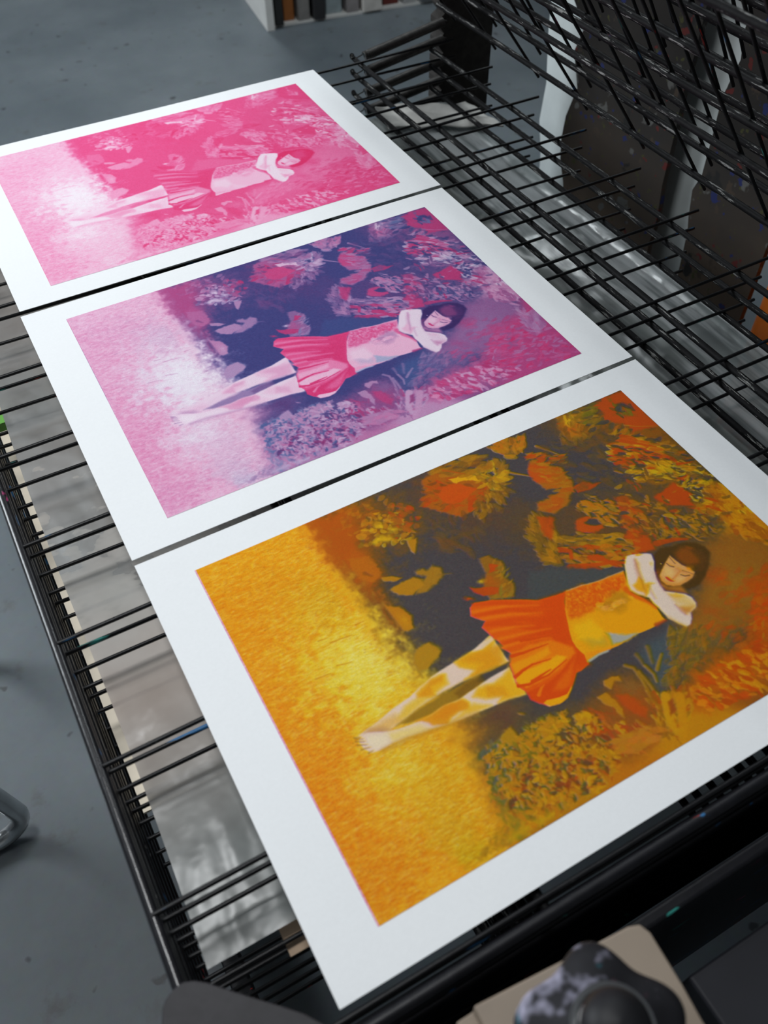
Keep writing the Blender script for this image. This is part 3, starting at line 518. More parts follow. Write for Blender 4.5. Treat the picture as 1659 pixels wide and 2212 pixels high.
('P',6,2,0.9,(0.04,0.2,0.95),((393,456),(383,483),(391,510),(339,501),(351,494),(325,485),(307,472),(324,461),(352,468),(373,465))),
('P',7,2,0.7,(0.08,0.33,0.92),((339,464),(365,481),(363,500),(332,483))),
('P',4,2,0.95,(0.08,0.33,0.92),((296,477),(290,466),(255,463),(227,466),(208,465),(218,474),(223,482),(246,494),(257,485),(273,483),(290,487))),
('P',6,2,0.6,(0.08,0.42,0.95),((259,464),(283,469),(276,479),(253,483),(233,474))),
('P',6,2,0.6,(0.04,0.2,0.95),((284,484),(301,482),(326,499),(302,497),(277,494),(252,493))),
('P',8,1,0.75,(0.03,0.1,0.35),((150,460),(204,472),(214,488),(151,477))),
('L',3.5,2.2,6,0.6,(0.25,0.35,0.5),((133,481),(177,483),(242,493),(300,500))),
('P',5,1,0.9,(0.02,0.08,0.12),((123,447),(152,460),(147,475),(126,476),(118,461))),
('L',1.3,0.7,1.5,0.7,(0.4,0.45,0.45),((103,440),(112,444))),
('L',1.3,0.7,1.5,0.7,(0.4,0.45,0.45),((102,447),(114,454))),
('L',1.3,0.7,1.5,0.7,(0.4,0.45,0.45),((102,454),(115,461))),
('L',1.3,0.6,1.5,0.7,(0.4,0.45,0.45),((104,464),(117,467))),
('L',1.3,0.7,1.5,0.7,(0.4,0.45,0.45),((104,443),(114,449))),
('L',1.3,0.6,1.5,0.7,(0.4,0.45,0.45),((111,474),(119,474))),
('P',1,1,1,(0.03,0.85,1.05),((400,320),(414,315),(444,325),(474,340),(518,366),(554,373),(572,375),(556,392),(539,424),(520,462),(521,482),(522,502),(516,515),(500,519),(487,519),(469,534),(446,550),(427,552),(410,548),(398,534),(391,522),(392,508),(385,489),(390,473),(397,449),(415,442),(403,416),(408,415),(405,401),(400,384),(396,365),(409,357),(398,345),(392,336))),
('P',8,2,0.9,(0.06,1.12,0.95),((518,367),(572,376),(556,392),(532,436),(520,465),(520,501),(515,516),(496,515),(501,491),(494,465),(479,421),(455,392),(499,402),(525,394))),
('L',2.7,6.6,4,0.85,(0.06,1.12,0.95),((409,317),(458,339),(520,383))),
('L',2.7,6.5,4,0.85,(0.06,1.12,0.95),((401,339),(462,358),(521,399))),
('L',2.6,6.4,4,0.85,(0.06,1.12,0.95),((409,363),(463,382),(523,416))),
('L',2.6,6.4,4,0.85,(0.06,1.12,0.95),((405,364),(450,386),(498,431))),
('L',2.6,6.3,4,0.85,(0.06,1.12,0.95),((412,412),(468,422),(513,439))),
('L',2.5,6.2,4,0.85,(0.06,1.12,0.95),((420,434),(473,439),(512,454))),
('L',3.6,1.5,4,0.8,(0.02,0.5,1.1),((401,330),(456,347),(512,375))),
('L',3.5,1.5,4,0.8,(0.02,0.5,1.1),((407,350),(456,367),(507,391))),
('L',3.5,1.5,4,0.8,(0.02,0.5,1.1),((407,380),(449,392),(479,406))),
('L',3.5,1.4,4,0.8,(0.02,0.5,1.1),((410,400),(458,412),(502,426))),
('L',3.4,1.4,4,0.8,(0.02,0.5,1.1),((406,416),(456,426),(491,442))),
('P',5,2,0.95,(0.02,0.5,1.1),((400,444),(411,433),(450,433),(489,444),(513,476),(510,488),(468,500),(426,504),(387,492))),
('P',3,2,0.95,(0.02,0.22,1.15),((388,483),(394,472),(422,474),(459,477),(480,475),(492,485),(463,497),(422,501),(397,501))),
('P',4,2,0.9,(0.02,0.3,1.1),((399,451),(436,454),(475,454),(472,467),(432,469),(396,470))),
('L',3.3,0.8,1,0.95,(0.06,1.12,0.95),((392,475),(411,471),(432,469),(466,476))),
('L',3.2,0.8,1,0.95,(0.06,1.12,0.95),((387,492),(405,498),(443,499),(488,490))),
('L',3.3,0.8,1,0.95,(0.06,1.12,0.95),((413,496),(454,492))),
('L',3.5,0.9,1,0.95,(0.06,1.12,0.95),((442,421),(472,431),(506,439))),
('L',3.4,0.8,1,0.95,(0.06,1.12,0.95),((410,439),(443,444),(479,449))),
('P',2,1,0.95,(0.06,1.12,0.95),((516,488),(501,491),(465,505),(434,511),(392,508),(390,523),(406,541),(415,537),(436,543),(450,547),(465,535),(486,517))),
('P',5,2,0.9,(0.03,0.7,1.05),((506,493),(487,510),(466,533),(452,535),(432,527),(449,517),(486,503))),
('P',1,1,1,(0.02,0.22,1.15),((410,548),(405,538),(413,536),(431,541),(450,544),(465,535),(464,538),(446,550),(427,552))),
('L',3.2,0.8,1.5,0.9,(0.02,0.5,1.1),((407,522),(419,513),(427,511))),
('P',1,1,1,(0.03,0.26,1.12),((571,375),(600,378),(637,386),(670,389),(691,391),(679,418),(673,435),(684,456),(691,483),(688,503),(688,512),(655,512),(623,509),(583,511),(547,509),(516,511),(521,498),(517,478),(520,462),(532,436),(547,406))),
('P',7,6,0.95,(0.07,0.75,1),((570,376),(600,378),(635,387),(668,392),(688,395),(674,415),(644,422),(605,427),(580,432),(543,426),(553,402))),
('D',230,4,2.1,29,90,0.6,((0.05,0.4,1.05),(0.05,1,0.95),(0.03,0.3,1.1)),((569,380),(634,389),(683,396),(672,414),(619,427),(547,421)),None),
('P',10,6,0.85,(0.28,0.4,0.95),((648,417),(668,428),(660,447),(628,459),(598,435),(626,427))),
('P',8,4,0.7,(0.02,0.13,1),((540,440),(572,443),(580,477),(563,489),(525,468))),
('L',6.2,2.5,4,0.8,(0.05,0.85,0.95),((670,425),(674,443),(687,466),(691,483))),
('D',40,6.6,3,12,40,0.8,((0.05,0.3,0.6),(0.05,0.2,0.9),(0.3,0.5,0.9)),((607,428),(645,438),(648,448),(621,451),(601,440)),None),
('E',609,439,12,5,7,0.9,(0.03,0.3,0.55)),
('E',648,440,8,5,42,0.8,(0.03,0.3,0.6)),
('E',667,445,5,4,42,0.9,(0.03,0.2,0.7)),
('P',4,4,0.95,(0.42,0.18,0.08),((579,480),(600,494),(627,509),(602,510),(575,505),(577,494))),
('P',8,4,0.5,(0.35,0.2,0.4),((534,473),(572,487),(571,501),(541,492))),
('P',3,2,0.9,(0.02,0.35,1),((525,495),(558,505),(601,511),(622,510),(583,511),(547,509),(517,510))),
('L',2.5,2,1.5,0.9,(0.35,0.15,0.1),((518,511),(541,509),(560,511))),
('L',1.5,1.2,1,0.8,(0.1,0.3,0.25),((574,375),(606,379),(637,386),(691,390))),
('L',3.5,2.4,3,0.8,(0.35,1,0.5),((667,511),(688,512))),
('P',4,2,1,(1.4,0.9,0.6),((764,390),(784,383),(800,390),(819,392),(837,397),(851,407),(860,422),(858,436),(835,459),(811,476),(790,482),(767,481),(757,474),(748,471),(732,466),(724,453),(732,432),(748,410))),
('P',8,2,0.9,(0.6,0.85,0.75),((800,406),(819,401),(837,411),(833,429),(833,440),(825,447),(806,443),(797,433),(795,417))),
('E',833,411,11,5,43,0.7,(0.5,0.9,0.8)),
('P',5,2,0.7,(1.1,0.9,0.6),((829,413),(848,426),(845,445),(824,462),(807,456),(828,446),(833,429))),
('P',8,2,0.9,(0.5,0.8,0.7),((735,433),(729,452),(732,466),(746,478),(758,485),(757,472),(736,462))),
('E',744,425,5,10,42,0.7,(0.5,0.85,0.75)),
('P',2,1,1,(0.08,0.28,0.36),((789,405),(791,417),(794,432),(800,444),(804,457),(791,465),(775,467),(760,467),(748,462),(739,454),(737,443),(741,432),(752,424),(770,414))),
('P',7,1,0.6,(0.12,0.42,0.6),((799,456),(798,462),(775,467),(760,467),(746,461),(737,452),(736,439),(741,433),(741,447),(755,458),(773,461))),
('P',6,1,0.7,(0.03,0.15,0.3),((763,421),(772,430),(768,443),(756,443),(752,434))),
('P',6,1,0.6,(0.03,0.16,0.3),((766,451),(780,457),(771,462),(758,459))),
('L',1.5,1.2,3,0.6,(0.1,0.5,0.55),((781,442),(767,447),(759,449))),
('L',2.1,1.4,4,0.5,(0.15,0.5,0.6),((780,435),(785,447),(789,451))),
('L',0.9,1,1,0.95,(0.9,0.8,0.6),((772,416),(773,424),(778,429))),
('L',0.7,0.7,1,0.9,(0.7,0.75,0.6),((786,409),(785,420),(785,424))),
('L',0.9,1,1,0.95,(0.9,0.8,0.6),((777,449),(782,455),(790,458))),
('L',0.7,0.5,1,0.8,(0.6,0.7,0.6),((786,443),(792,450),(798,460))),
('P',1,0,0.95,(0.15,1.1,0.75),((749,438),(753,442),(754,448),(757,455),(751,452),(748,445))),
('E',758,449,2,1,30,0.6,(0.3,0.8,0.6)),
('E',800,445,8,6,56,1,(0.02,0.35,1.1)),
('E',762,412,2,2,29,1,(0.02,0.05,0.1)),
('P',6,1,0.9,(0.25,0.45,0.65),((760,467),(761,478),(759,485),(751,477),(735,463),(727,450),(731,444),(740,458))),
('P',2,1,1,(0.04,0.11,0.09),((717,366),(727,368),(740,373),(754,380),(761,385),(760,390),(755,401),(743,416),(734,433),(728,449),(728,462),(741,474),(755,485),(761,497),(759,510),(753,517),(737,521),(730,531),(720,539),(710,540),(703,529),(694,511),(694,488),(691,474),(693,460),(688,454),(680,445),(674,431),(677,418),(690,399),(702,380),(710,371))),
('P',7,1,0.8,(0.15,0.35,0.4),((725,382),(724,392),(714,404),(709,419),(705,434),(701,434),(705,417),(714,397))),
('P',4,2,0.95,(0.04,0.25,0.95),((704,416),(706,426),(704,437),(690,447),(683,436),(683,425),(694,423))),
('P',4,2,0.95,(0.05,0.28,0.95),((701,434),(713,434),(721,441),(709,443),(698,451),(688,454),(692,445))),
('E',737,376,8,3,30,0.95,(0.03,0.2,0.9)),
('E',736,481,13,4,35,0.85,(0.04,0.22,0.8)),
('E',744,404,4,7,29,0.4,(0.05,0.15,0.6)),
('P',7,1,0.85,(0.18,0.42,0.6),((727,502),(737,506),(750,513),(737,521),(726,520),(724,511))),
('P',10,1,0.6,(0.08,0.2,0.45),((726,465),(747,483),(756,507),(750,518),(737,506),(726,492),(723,477))),
('P',5,1,1,(0.04,0.11,0.09),((712,438),(726,441),(725,462),(723,490),(724,509),(726,523),(734,521),(729,530),(719,538),(710,539),(705,521),(702,493),(696,471),(700,452))),
('L',1.9,1.3,6,0.5,(0.2,0.35,0.35),((695,510),(701,525),(710,539))),
('L',1.4,1,5,0.5,(0.2,0.35,0.4),((681,411),(674,429),(681,444),(689,453))),
('L',1.4,1.4,5,0.5,(0.15,0.3,0.3),((738,422),(729,443),(727,461))),
('E',730,525,3,4,29,0.5,(0.05,0.2,0.2)),
('L',1.2,0.9,4,0.7,(0.22,0.42,0.4),((726,380),(716,403),(706,426),(699,441))),
('L',1,0.8,4,0.6,(0.2,0.36,0.4),((711,439),(705,451),(701,467))),
('L',1,1.1,4,0.65,(0.22,0.42,0.45),((724,495),(724,509),(726,520))),
('D',60,6.4,2.8,73,80,0.9,((1.15,0.4,0.2),(1,0.45,0.3),(0.9,0.3,0.7)),((275,549),(306,561),(316,592),(281,628),(251,621),(259,581)),None),
('D',50,6.4,2.5,73,80,0.9,((0.3,0.4,0.95),(0.25,0.3,1)),((272,563),(306,561),(316,592),(276,636),(251,621)),None),
]

# ------------------------------------------------------------------ room
fl=mk('floor',[Vector((-6,-5,0)),Vector((8,-5,0)),Vector((8,9,0)),Vector((-6,9,0))],[(0,1,2,3)],M['floor'],None,False); fl['kind']='structure'
WM=simple('painted_wall',(.55,.56,.56),.7,0,.04,3,.02)
for nm,(a,b,c,d) in {'wall_back':(-6,9,8,9.1),'wall_left':(-6.1,-5,-6,9),'wall_right':(8,-5,8.1,9),'wall_front':(-6,-5.1,8,-5)}.items():
    w=box(nm,a,b,0,c,d,3.4,WM); w['kind']='structure'
w=box('ceiling',-6,-5,3.4,8,9,3.5,WM); w['kind']='structure'

# ------------------------------------------------------------------ drying rack
rack=thing('drying_rack','black wire drying rack carrying the prints, some shelves lowered and others raised at right','rack',(0,0,0))
XL,XR=-.104,1.03
YS=[.49,.342,.193,.044,-.109,-.258,-.411,-.557,-.708,-.857,-1.003]
XB=[.19,.50,.812,.972]
ZL=[0,-.020,-.057,-.095,-.116,-.152,-.195,-.245,-.290]; ZR=[0,-.034,-.078,-.118,-.155,-.190,-.230,-.270,-.31]
RW,RB,RE=.0026,.0050,.0058
L_=XR-XL
def local(name,pts,r,m,n=8):
    a,b=[],[]; tube_geo(a,b,pts,r,n); return mk(name,a,b,m)
# prototypes in shelf space: x=0 is the hinge-side wire end, -x towards the free edge, top of the wires at z=0
def jit(pts,s): return [(p_[0],p_[1]+random.uniform(-s,s),p_[2]+random.uniform(-s,s)*.5) for p_ in pts]
pw=local('cross_wire',jit([(-L_*i/12,0,-RW) for i in range(13)],.0005),RW,M['wire'])
hook=[(0,.085,-.012),(0,.088,-.005),(0,.080,0),(0,.070,-.003)]
yb0,yb1=YS[-1]-.012,YS[0]
ys=[yb0+(yb1-yb0)*i/14 for i in range(15)]
hk=[(0,.50,-2*RW-RB),(0,.515,-2*RW-RB),(0,.524,-.010),(-.003,.531,-.006),(-.006,.526,-.001)]
pb=local('long_bar',[(random.uniform(-.0006,.0006),y,-2*RW-RB) for y in ys],RB,M['bar'],10)
pbh=local('long_bar',[(random.uniform(-.0006,.0006),y,-2*RW-RB) for y in ys]+hk,RB,M['bar'],10)
pe=local('edge_rail',[(0,y,-2*RW-RE*.3) for y in ys],RE,M['rail'],10)
pt=local('end_tube',[(-L_,0,-RW-.004),(-.02,0,-RW-.004)],.0065,M['frame'],10)
def coil(x0,z0,x1,z1,r,turns,rw):
    a,b=[],[]; pts=[]; n=turns*10
    d=Vector((x1-x0,0,z1-z0)); s=Vector((0,1,0)); u=d.normalized().cross(s)
    for i in range(n+1):
        t=2*math.pi*i/10; pts.append(Vector((x0,0,z0))+d*(i/n)+s*r*math.cos(t)+u*r*math.sin(t))
    tube_geo(a,b,[(x0-.02,0,z0)]+pts+[(x1+.008,0,z1)],rw,4); return a,b
a,b=coil(-.205,.0,-.018,.030,.0086,58,.0014); psf=mk('spring',a,b,M['spring'])
a,b=coil(-.95,-.006,-.03,-.004,.0095,150,.0017); psn=mk('spring',a,b,M['spring'])
protos=[pw,pb,pbh,pe,pt,psf,psn]
def inst(src,parent,loc,scale=(1,1,1)):
    o=src.copy(); COL.objects.link(o); o.parent=parent; o.location=loc; o.scale=scale; return o
def shelf(zl,zr,ang=None,zoff=0,dy=0,extra=None,near_coil=True,far_spring=True):
    s=bpy.data.objects.new('wire_shelf',None); COL.objects.link(s); s.parent=rack; s.empty_display_size=.05
    if ang is None: s.location=V(XR,dy,zr); s.rotation_euler=(0,math.atan2(zl-zr,L_),0)
    else: s.location=V(XR,dy,zr); s.rotation_euler=(0,ang,0)
    for y in YS: inst(pw,s,(random.uniform(-.003,.004),y+random.uniform(-.0015,.0015),0))
    for x in XB: inst(pbh if x==.812 else pb,s,(x-XR,0,0))
    inst(pe,s,(-L_,0,0))
    for y in extra or (): inst(pw,s,(0,y,0))
    inst(pt,s,(0,YS[-1]-.014,-.002)); 
    if near_coil: inst(psn,s,(0,YS[-1]-.034,0))
    if far_spring: inst(psf,s,(0,.508,0))
    return s
for k in range(9):
    shelf(ZL[k],ZR[k],None,0,random.uniform(-.002,.002),(-.905,) if k>=3 else None,near_coil=False,far_spring=k<7)
for k in range(7):
    shelf(0,.036+.040*k,math.radians(51+1.2*k),0,random.uniform(-.003,.003),None,False,False)
for o in protos: bpy.data.objects.remove(o)
# posts, hinge frame, base
def notched(name,x0,x1,y0,y1,z0,z1,m,parent):
    # flat upright with a saw edge of spring notches on its left side
    pts=[(x1,z0),(x1,z1)]; z=z1
    while z>z0+.02:
        pts+= [(x0,z),(x0,z-.012),(x0+.014,z-.030)]; z-=.0395
    pts.append((x0,z0)); n=len(pts)
    a=[Vector((x,y0,z)) for x,z in pts]+[Vector((x,y1,z)) for x,z in pts]
    f=[tuple(range(n))[::-1],tuple(range(n,2*n))]+[(i,(i+1)%n,n+(i+1)%n,n+i) for i in range(n)]
    return mk(name,a,f,m,parent,False)
notched('side_post',1.012,1.150,.527,.560,.0,Z0+.62,M['post'],rack)
notched('side_post',1.012,1.150,-1.085,-1.055,.0,Z0+.62,M['post'],rack)
box('hinge_beam',1.06,-1.05,.02,1.11,.52,.07,M['frame'],rack,.004)
box('base_beam',-.09,-1.05,.06,1.10,-1.02,.12,M['frame'],rack,.004)
box('base_beam',-.09,.50,.06,1.01,.524,.12,M['frame'],rack,.004)
box('base_beam',-.10,-1.02,.06,-.07,.50,.12,M['frame'],rack,.004)
box('front_panel',.01,-1.064,.13,1.01,-1.052,Z0-.028,M['frame'],rack,.003)
box('front_panel',-.10,-1.0,.30,-.02,-.93,Z0-.33,M['frame'],rack,.003)
for x,y in ((-.07,-1.0),(-.07,.48),(1.08,-1.02),(1.08,.49)):
    c=tube('caster_wheel',[(x-.012,y,.03),(x+.012,y,.03)],.03,M['frame'],rack,16)

# ------------------------------------------------------------------ the three prints
SHW,SHH=.70,.70*.705325
MARG=(.0790,.0799,.05467,.05495)
ART=make_art(ART_OPS)
def samp(A,nx,ny):
    u=np.linspace(0,AW-1,nx); v=np.linspace(0,AH-1,ny); 
    if nx<AW*.8:   # box filter for the smaller ones
        k=1; B=(A+np.roll(A,1,0)+np.roll(A,1,1)+np.roll(np.roll(A,1,0),1,1))/4; A=B
    ui=np.clip(np.floor(u).astype(int),0,AW-2); vi=np.clip(np.floor(v).astype(int),0,AH-2); fu=(u-ui)[None,:,None]; fv=(v-vi)[:,None,None]
    a=A[vi][:,ui];b=A[vi][:,ui+1];c=A[vi+1][:,ui];d=A[vi+1][:,ui+1]
    return (a*(1-fu)+b*fu)*(1-fv)+(c*(1-fu)+d*fu)*fv
def ink_mat(name):
    m,nt,bs=mat(name); at=nd(nt,'ShaderNodeAttribute'); at.attribute_name='ink'
    n=noise(nt,1400,2,.5); hs=nd(nt,'ShaderNodeHueSaturation'); nt.links.new(at.outputs['Color'],hs.inputs['Color'])
    mr=nd(nt,'ShaderNodeMapRange'); mr.inputs['From Min'].default_value=.3; mr.inputs['From Max'].default_value=.7; mr.inputs['To Min'].default_value=.90; mr.inputs['To Max'].default_value=1.10
    nt.links.new(n.outputs['Fac'],mr.inputs['Value']); nt.links.new(mr.outputs[0],hs.inputs['Value']); nt.links.new(hs.outputs[0],bs.inputs['Base Color'])
    bs.inputs['Roughness'].default_value=.55; bs.inputs['Specular IOR Level'].default_value=.06; return m
M['ink']=ink_mat('printed_ink')
def make_print(label,x,y,rot,stage,nx,ny,sag):
    t=thing('art_print',label,'print',V(x,y,0),'art prints laid out to dry on the top shelf'); t.rotation_euler=(0,0,rot)
    def zf(u,v):   # slight droop of the card between the bars
        return .0012+sag[0]*max(0,u-.75)**2*16*max(0,1-v*1.6)+sag[1]*max(0,.12-u)*8*v+.0008*math.sin(u*9+x*7)*math.sin(v*7+y*5)+.0008
    grid('paper_sheet',41,31,lambda i,j:(i*SHW,-j*SHH,zf(i,j)),M['paper'],t,.0007).data.polygons.foreach_set('use_smooth',[False]*1200)
    i0,i1,j0,j1=MARG[0],1-MARG[1],MARG[2]/.705325,1-MARG[3]/.705325
    I,J=np.meshgrid(np.linspace(i0,i1,nx),np.linspace(j0,j1,ny))
    # same surface as the sheet's grid, sampled bilinearly
    G=np.array([[zf(a/40,b/30) for a in range(41)] for b in range(31)])
    gi=np.clip((I*40).astype(int),0,39);gj=np.clip((J*30).astype(int),0,29);fi=I*40-gi;fj=J*30-gj
    Zs=(G[gj,gi]*(1-fi)+G[gj,gi+1]*fi)*(1-fj)+(G[gj+1,gi]*(1-fi)+G[gj+1,gi+1]*fi)*fj+.0006
    co=np.stack([I*SHW,-J*SHH,Zs],-1).reshape(-1,3).astype(np.float32)
    idx=np.arange(nx*ny).reshape(ny,nx); q=np.stack([idx[:-1,:-1],idx[1:,:-1],idx[1:,1:],idx[:-1,1:]],-1).reshape(-1,4).astype(np.int32)
    me=bpy.data.meshes.new('printed_image'); me.vertices.add(nx*ny); me.vertices.foreach_set('co',co.ravel())
    me.loops.add(q.size); me.loops.foreach_set('vertex_index',q.ravel()); me.polygons.add(len(q)); me.polygons.foreach_set('loop_start',np.arange(0,q.size,4,dtype=np.int32))
    me.polygons.foreach_set('use_smooth',np.ones(len(q),bool)); me.update(calc_edges=True)
    c=np.ones((nx*ny,4),np.float32); c[:,:3]=ink(samp(ART,nx,ny),stage).reshape(-1,3)
    at=me.color_attributes.new('ink','FLOAT_COLOR','POINT'); at.data.foreach_set('color',c.ravel())
    me.materials.append(M['ink']); o=bpy.data.objects.new('printed_image',me); COL.objects.link(o); o.parent=t
    o['label']={1:'pink single-ink picture of a girl lying among flowers',2:'violet and red two-ink picture of a girl lying among flowers',3:'orange and yellow picture of a girl in a red skirt lying among flowers'}[stage]
    return t
make_print('farthest white sheet, printed only in pink ink with a girl lying among flowers',.70*.00798,.70*.72288,-.00728,1,560,398,(0,0))
make_print('middle white sheet, printed in violet and pink with a girl lying among flowers',0,0,0,2,760,538,(-.0012,0))
make_print('nearest white sheet, printed in orange and yellow with a girl lying among flowers',.0,.70*-.716985,.00293,3,1000,708,(0,0))

# ------------------------------------------------------------------ films and boards lying on the lower shelves
def zs4(x,k=3): return ZL[k]+(ZR[k]-ZL[k])*(x-XL)/L_
def film_fn(i,j):
    x0=-.064-.022*j+(.004*math.sin(j*9)); x1=.996+.010*math.sin(j*3.1)-.01*j
    x=x0+(x1-x0)*i; y=.46-1.353*j-.012*i*0
    e=max(0,(x-.88)/.12); z=zs4(x)+.004+.0022*math.sin(x*11+y*6)*math.sin(y*13)+.0022*e*math.sin((x-.88)*150)+.003
    return V(x,y,z)
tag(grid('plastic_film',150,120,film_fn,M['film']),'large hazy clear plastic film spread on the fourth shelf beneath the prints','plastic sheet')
tag(box('cream_board',-.0945,-.68,Z0-.1945,.06,.44,Z0-.1905,M['cream']),'cream painted board seen as a strip between film and left rails','board').rotation_euler=(0,0,0)
tag(box('card_scrap',-.014,-.915,Z0-.1095,.035,-.880,Z0-.108,M['kraft']),'small tan card scrap beside the lower left corner of the nearest print','card')
tag(box('tape_strip',-.100,-.075,Z0-.1205,-.070,-.050,Z0-.1055,M['green']),'bright green tape strip at the left edge of the film','tape')
random.seed(3)
def cloth_fn(i,j):
    x=(.815+.215*i)*(1-j)+(.835+.178*i)*j; y=(.39-.10*i)*(1-j)+(.485-.075*i)*j; z=-.1625+.0025*math.sin(i*17+j*3)+.002*math.sin(j*13+i*5)+.003*math.sin(math.pi*j)*math.sin(math.pi*i)
    return V(x,y,z+.065)
tag(grid('white_cloth',50,30,cloth_fn,M['cloth'],None,.003),'crumpled white cloth lying on the film below the springs at the far corner','cloth')

# ------------------------------------------------------------------ behind the hinge side
def hanging(name,pts,x,th,m,label,cat,group=None):
    n=len(pts); a=[]; 
    for s in (0,1):
        for y,z in pts: a.append(Vector((x+s*th,y,z+Z0)))
    f=[tuple(range(n)),tuple(range(n,2*n))[::-1]]+[(i,n+i,n+(i+1)%n,(i+1)%n) for i in range(n)]
    return tag(mk(name,a,f,m,None,False),label,cat,group)
P1=[(.521,.33),(.425,.049),(.379,.009),(.40,-.045),(.371,-.113),(.395,-.185),(.399,-.241),(.391,-.289),(.37,-.331),(.33,-.45),(.35,-.80),(.03,-.80),(.046,-.458),(.057,-.33),(.052,-.259),(.061,-.19),(.062,-.129),(.063,-.063),(.068,.016),(.063,.068),(.063,.132),(.069,.33)]
P2=[(-.026,.40),(-.026,.243),(-.017,.139),(-.027,.089),(-.01,.016),(-.013,-.053),(-.015,-.138),(-.002,-.174),(-.012,-.231),(-.02,-.259),(-.028,-.369),(-.05,-.80),(-.212,-.80),(-.214,-.40),(-.214,-.175),(-.5,-.16),(-.5,.40)]
S1=[(.585,.30),(.572,-.068),(.554,-.187),(.562,-.281),(.54,-.356),(.50,-.80),(.313,-.80),(.314,-.333),(.40,.30)]
S2=[(.168,.30),(.178,-.022),(.175,-.198),(.129,-.428),(.12,-.80),(-.12,-.80),(-.091,-.391),(-.038,-.157),(-.016,.018),(-.052,.143),(-.03,.30)]
hanging('splattered_board',P1,1.28,.012,M['splatter'],'dark paint-splattered board with wavy sides behind the rack, between two pale strips','board')
hanging('splattered_board',P2,1.30,.012,M['splatter'],'dark paint-splattered board behind the rack, beside the orange bucket','board')
hanging('pale_strip',S1,1.34,.004,M['strip'],'pale upright strip beside the dark upright post behind the rack','strip')
hanging('pale_strip',S2,1.34,.004,M['strip'],'pale wavy upright strip between the two dark splattered boards','strip')
# orange bucket
bk=thing('orange_bucket','bright orange plastic bucket behind the rack at the right edge','bucket',V(1.373,-.354,-.8))
def lathe(name,prof,m,parent,n=40):
    a=[];f=[]
    for i,(r,z) in enumerate(prof):
        for k in range(n): a.append(Vector((r*math.cos(2*math.pi*k/n),r*math.sin(2*math.pi*k/n),z)))
    for i in range(len(prof)-1):
        for k in range(n): f.append((i*n+k,i*n+(k+1)%n,(i+1)*n+(k+1)%n,(i+1)*n+k))
    return mk(name,a,f,m,parent)
lathe('body',[(.001,0),(.12,0),(.125,.01),(.130,.59),(.134,.592),(.134,.605),(.126,.605),(.121,.02),(.001,.015)],M['orange'],bk)
tube('bucket_handle',[(.135*math.cos(t),-.138*math.sin(t),.58-.10*math.sin(t)) for t in [math.pi*i/16 for i in range(17)]],.0035,M['frame'],bk)

# white shelf unit with boards in it, standing on the floor far behind
cab=thing('shelf_unit','white open shelf unit standing on the grey floor beyond the rack','shelf',(1.455,2.62,0)); cab.rotation_euler=(0,0,math.radians(-8))
box('side_panel',0,0,0,.035,.42,1.4,M['white'],cab,.002); box('side_panel',1.265,0,0,1.30,.42,1.4,M['white'],cab,.002)
box('base_panel',.035,.03,0,1.265,.42,.010,M['white'],cab); box('shelf_board',.035,.01,.62,1.265,.42,.65,M['white'],cab); box('top_panel',0,0,1.4,1.30,.42,1.43,M['white'],cab); box('back_panel',.035,.405,.010,1.265,.42,1.4,M['white'],cab)
LBL=['black board beside the white side of the shelf unit','orange-brown board second from the left in the shelf unit','grey board just right of the orange-brown one','dark board between two grey ones in the shelf unit','pale blue-grey board near the middle of the shelf unit','grey board right of the pale blue-grey one','white board leaning in the middle of the shelf unit','dark red board in the shelf unit','light grey board right of the dark red one','charcoal board right of the light grey one','bluish board near the right end of the shelf unit','cream board last on the right in the shelf unit']
x=.045; W_=[.04,.055,.06,.06,.085,.065,.10,.085,.07,.09,.10,.12]
for i,w in enumerate(W_):
    b=box('storage_board',0,0,0,w*.86,.30,.42+.05*((i*7)%4),M['book%d'%i],None,.002); b.location=(1.455,2.62,.0105); b.rotation_euler=(0,0,math.radians(-8))
    off=Matrix.Rotation(math.radians(-8),3,'Z')@Vector((x,.012+.02*((i*5)%3),0)); b.location=(1.455+off.x,2.62+off.y,.0105); x+=w+.006
    tag(b,LBL[i],'board','boards filed in the shelf unit')

# chrome sled chair at the left
ch=thing('sled_chair','chrome bent-tube chair at the left edge, only its shiny leg in view','chair',V(-.525,-.325,-.8))
for s in (0,.40):
    x0=.205; pts=[]
    p0=[(-.24,.0,.0165),(.14,.0,.0165)]
    arc=[(.14+.065*math.sin(t),0,  .0165+.065*(1-math.cos(t))) for t in [math.radians(100)*i/10 for i in range(11)]]
    e=arc[-1]; up=[(e[0]-.02,0,e[2]+.15),(e[0]-.045,0,.44)]
    tube('chair_leg',[(p_[0],p_[1]+s,p_[2]) for p_ in p0+arc[1:]+up],.016,M['chrome'],ch,14)
    tube('rear_leg',[(-.24,s,.0165),(-.29,s,.05),(-.26,s,.44),(-.30,s,.85)],.0125,M['chrome'],ch,12)
box('seat',-.28,-.01,.44,.17,.41,.485,M['seat'],ch,.015); box('backrest',-.315,.0,.62,-.285,.40,.88,M['seat'],ch,.012)

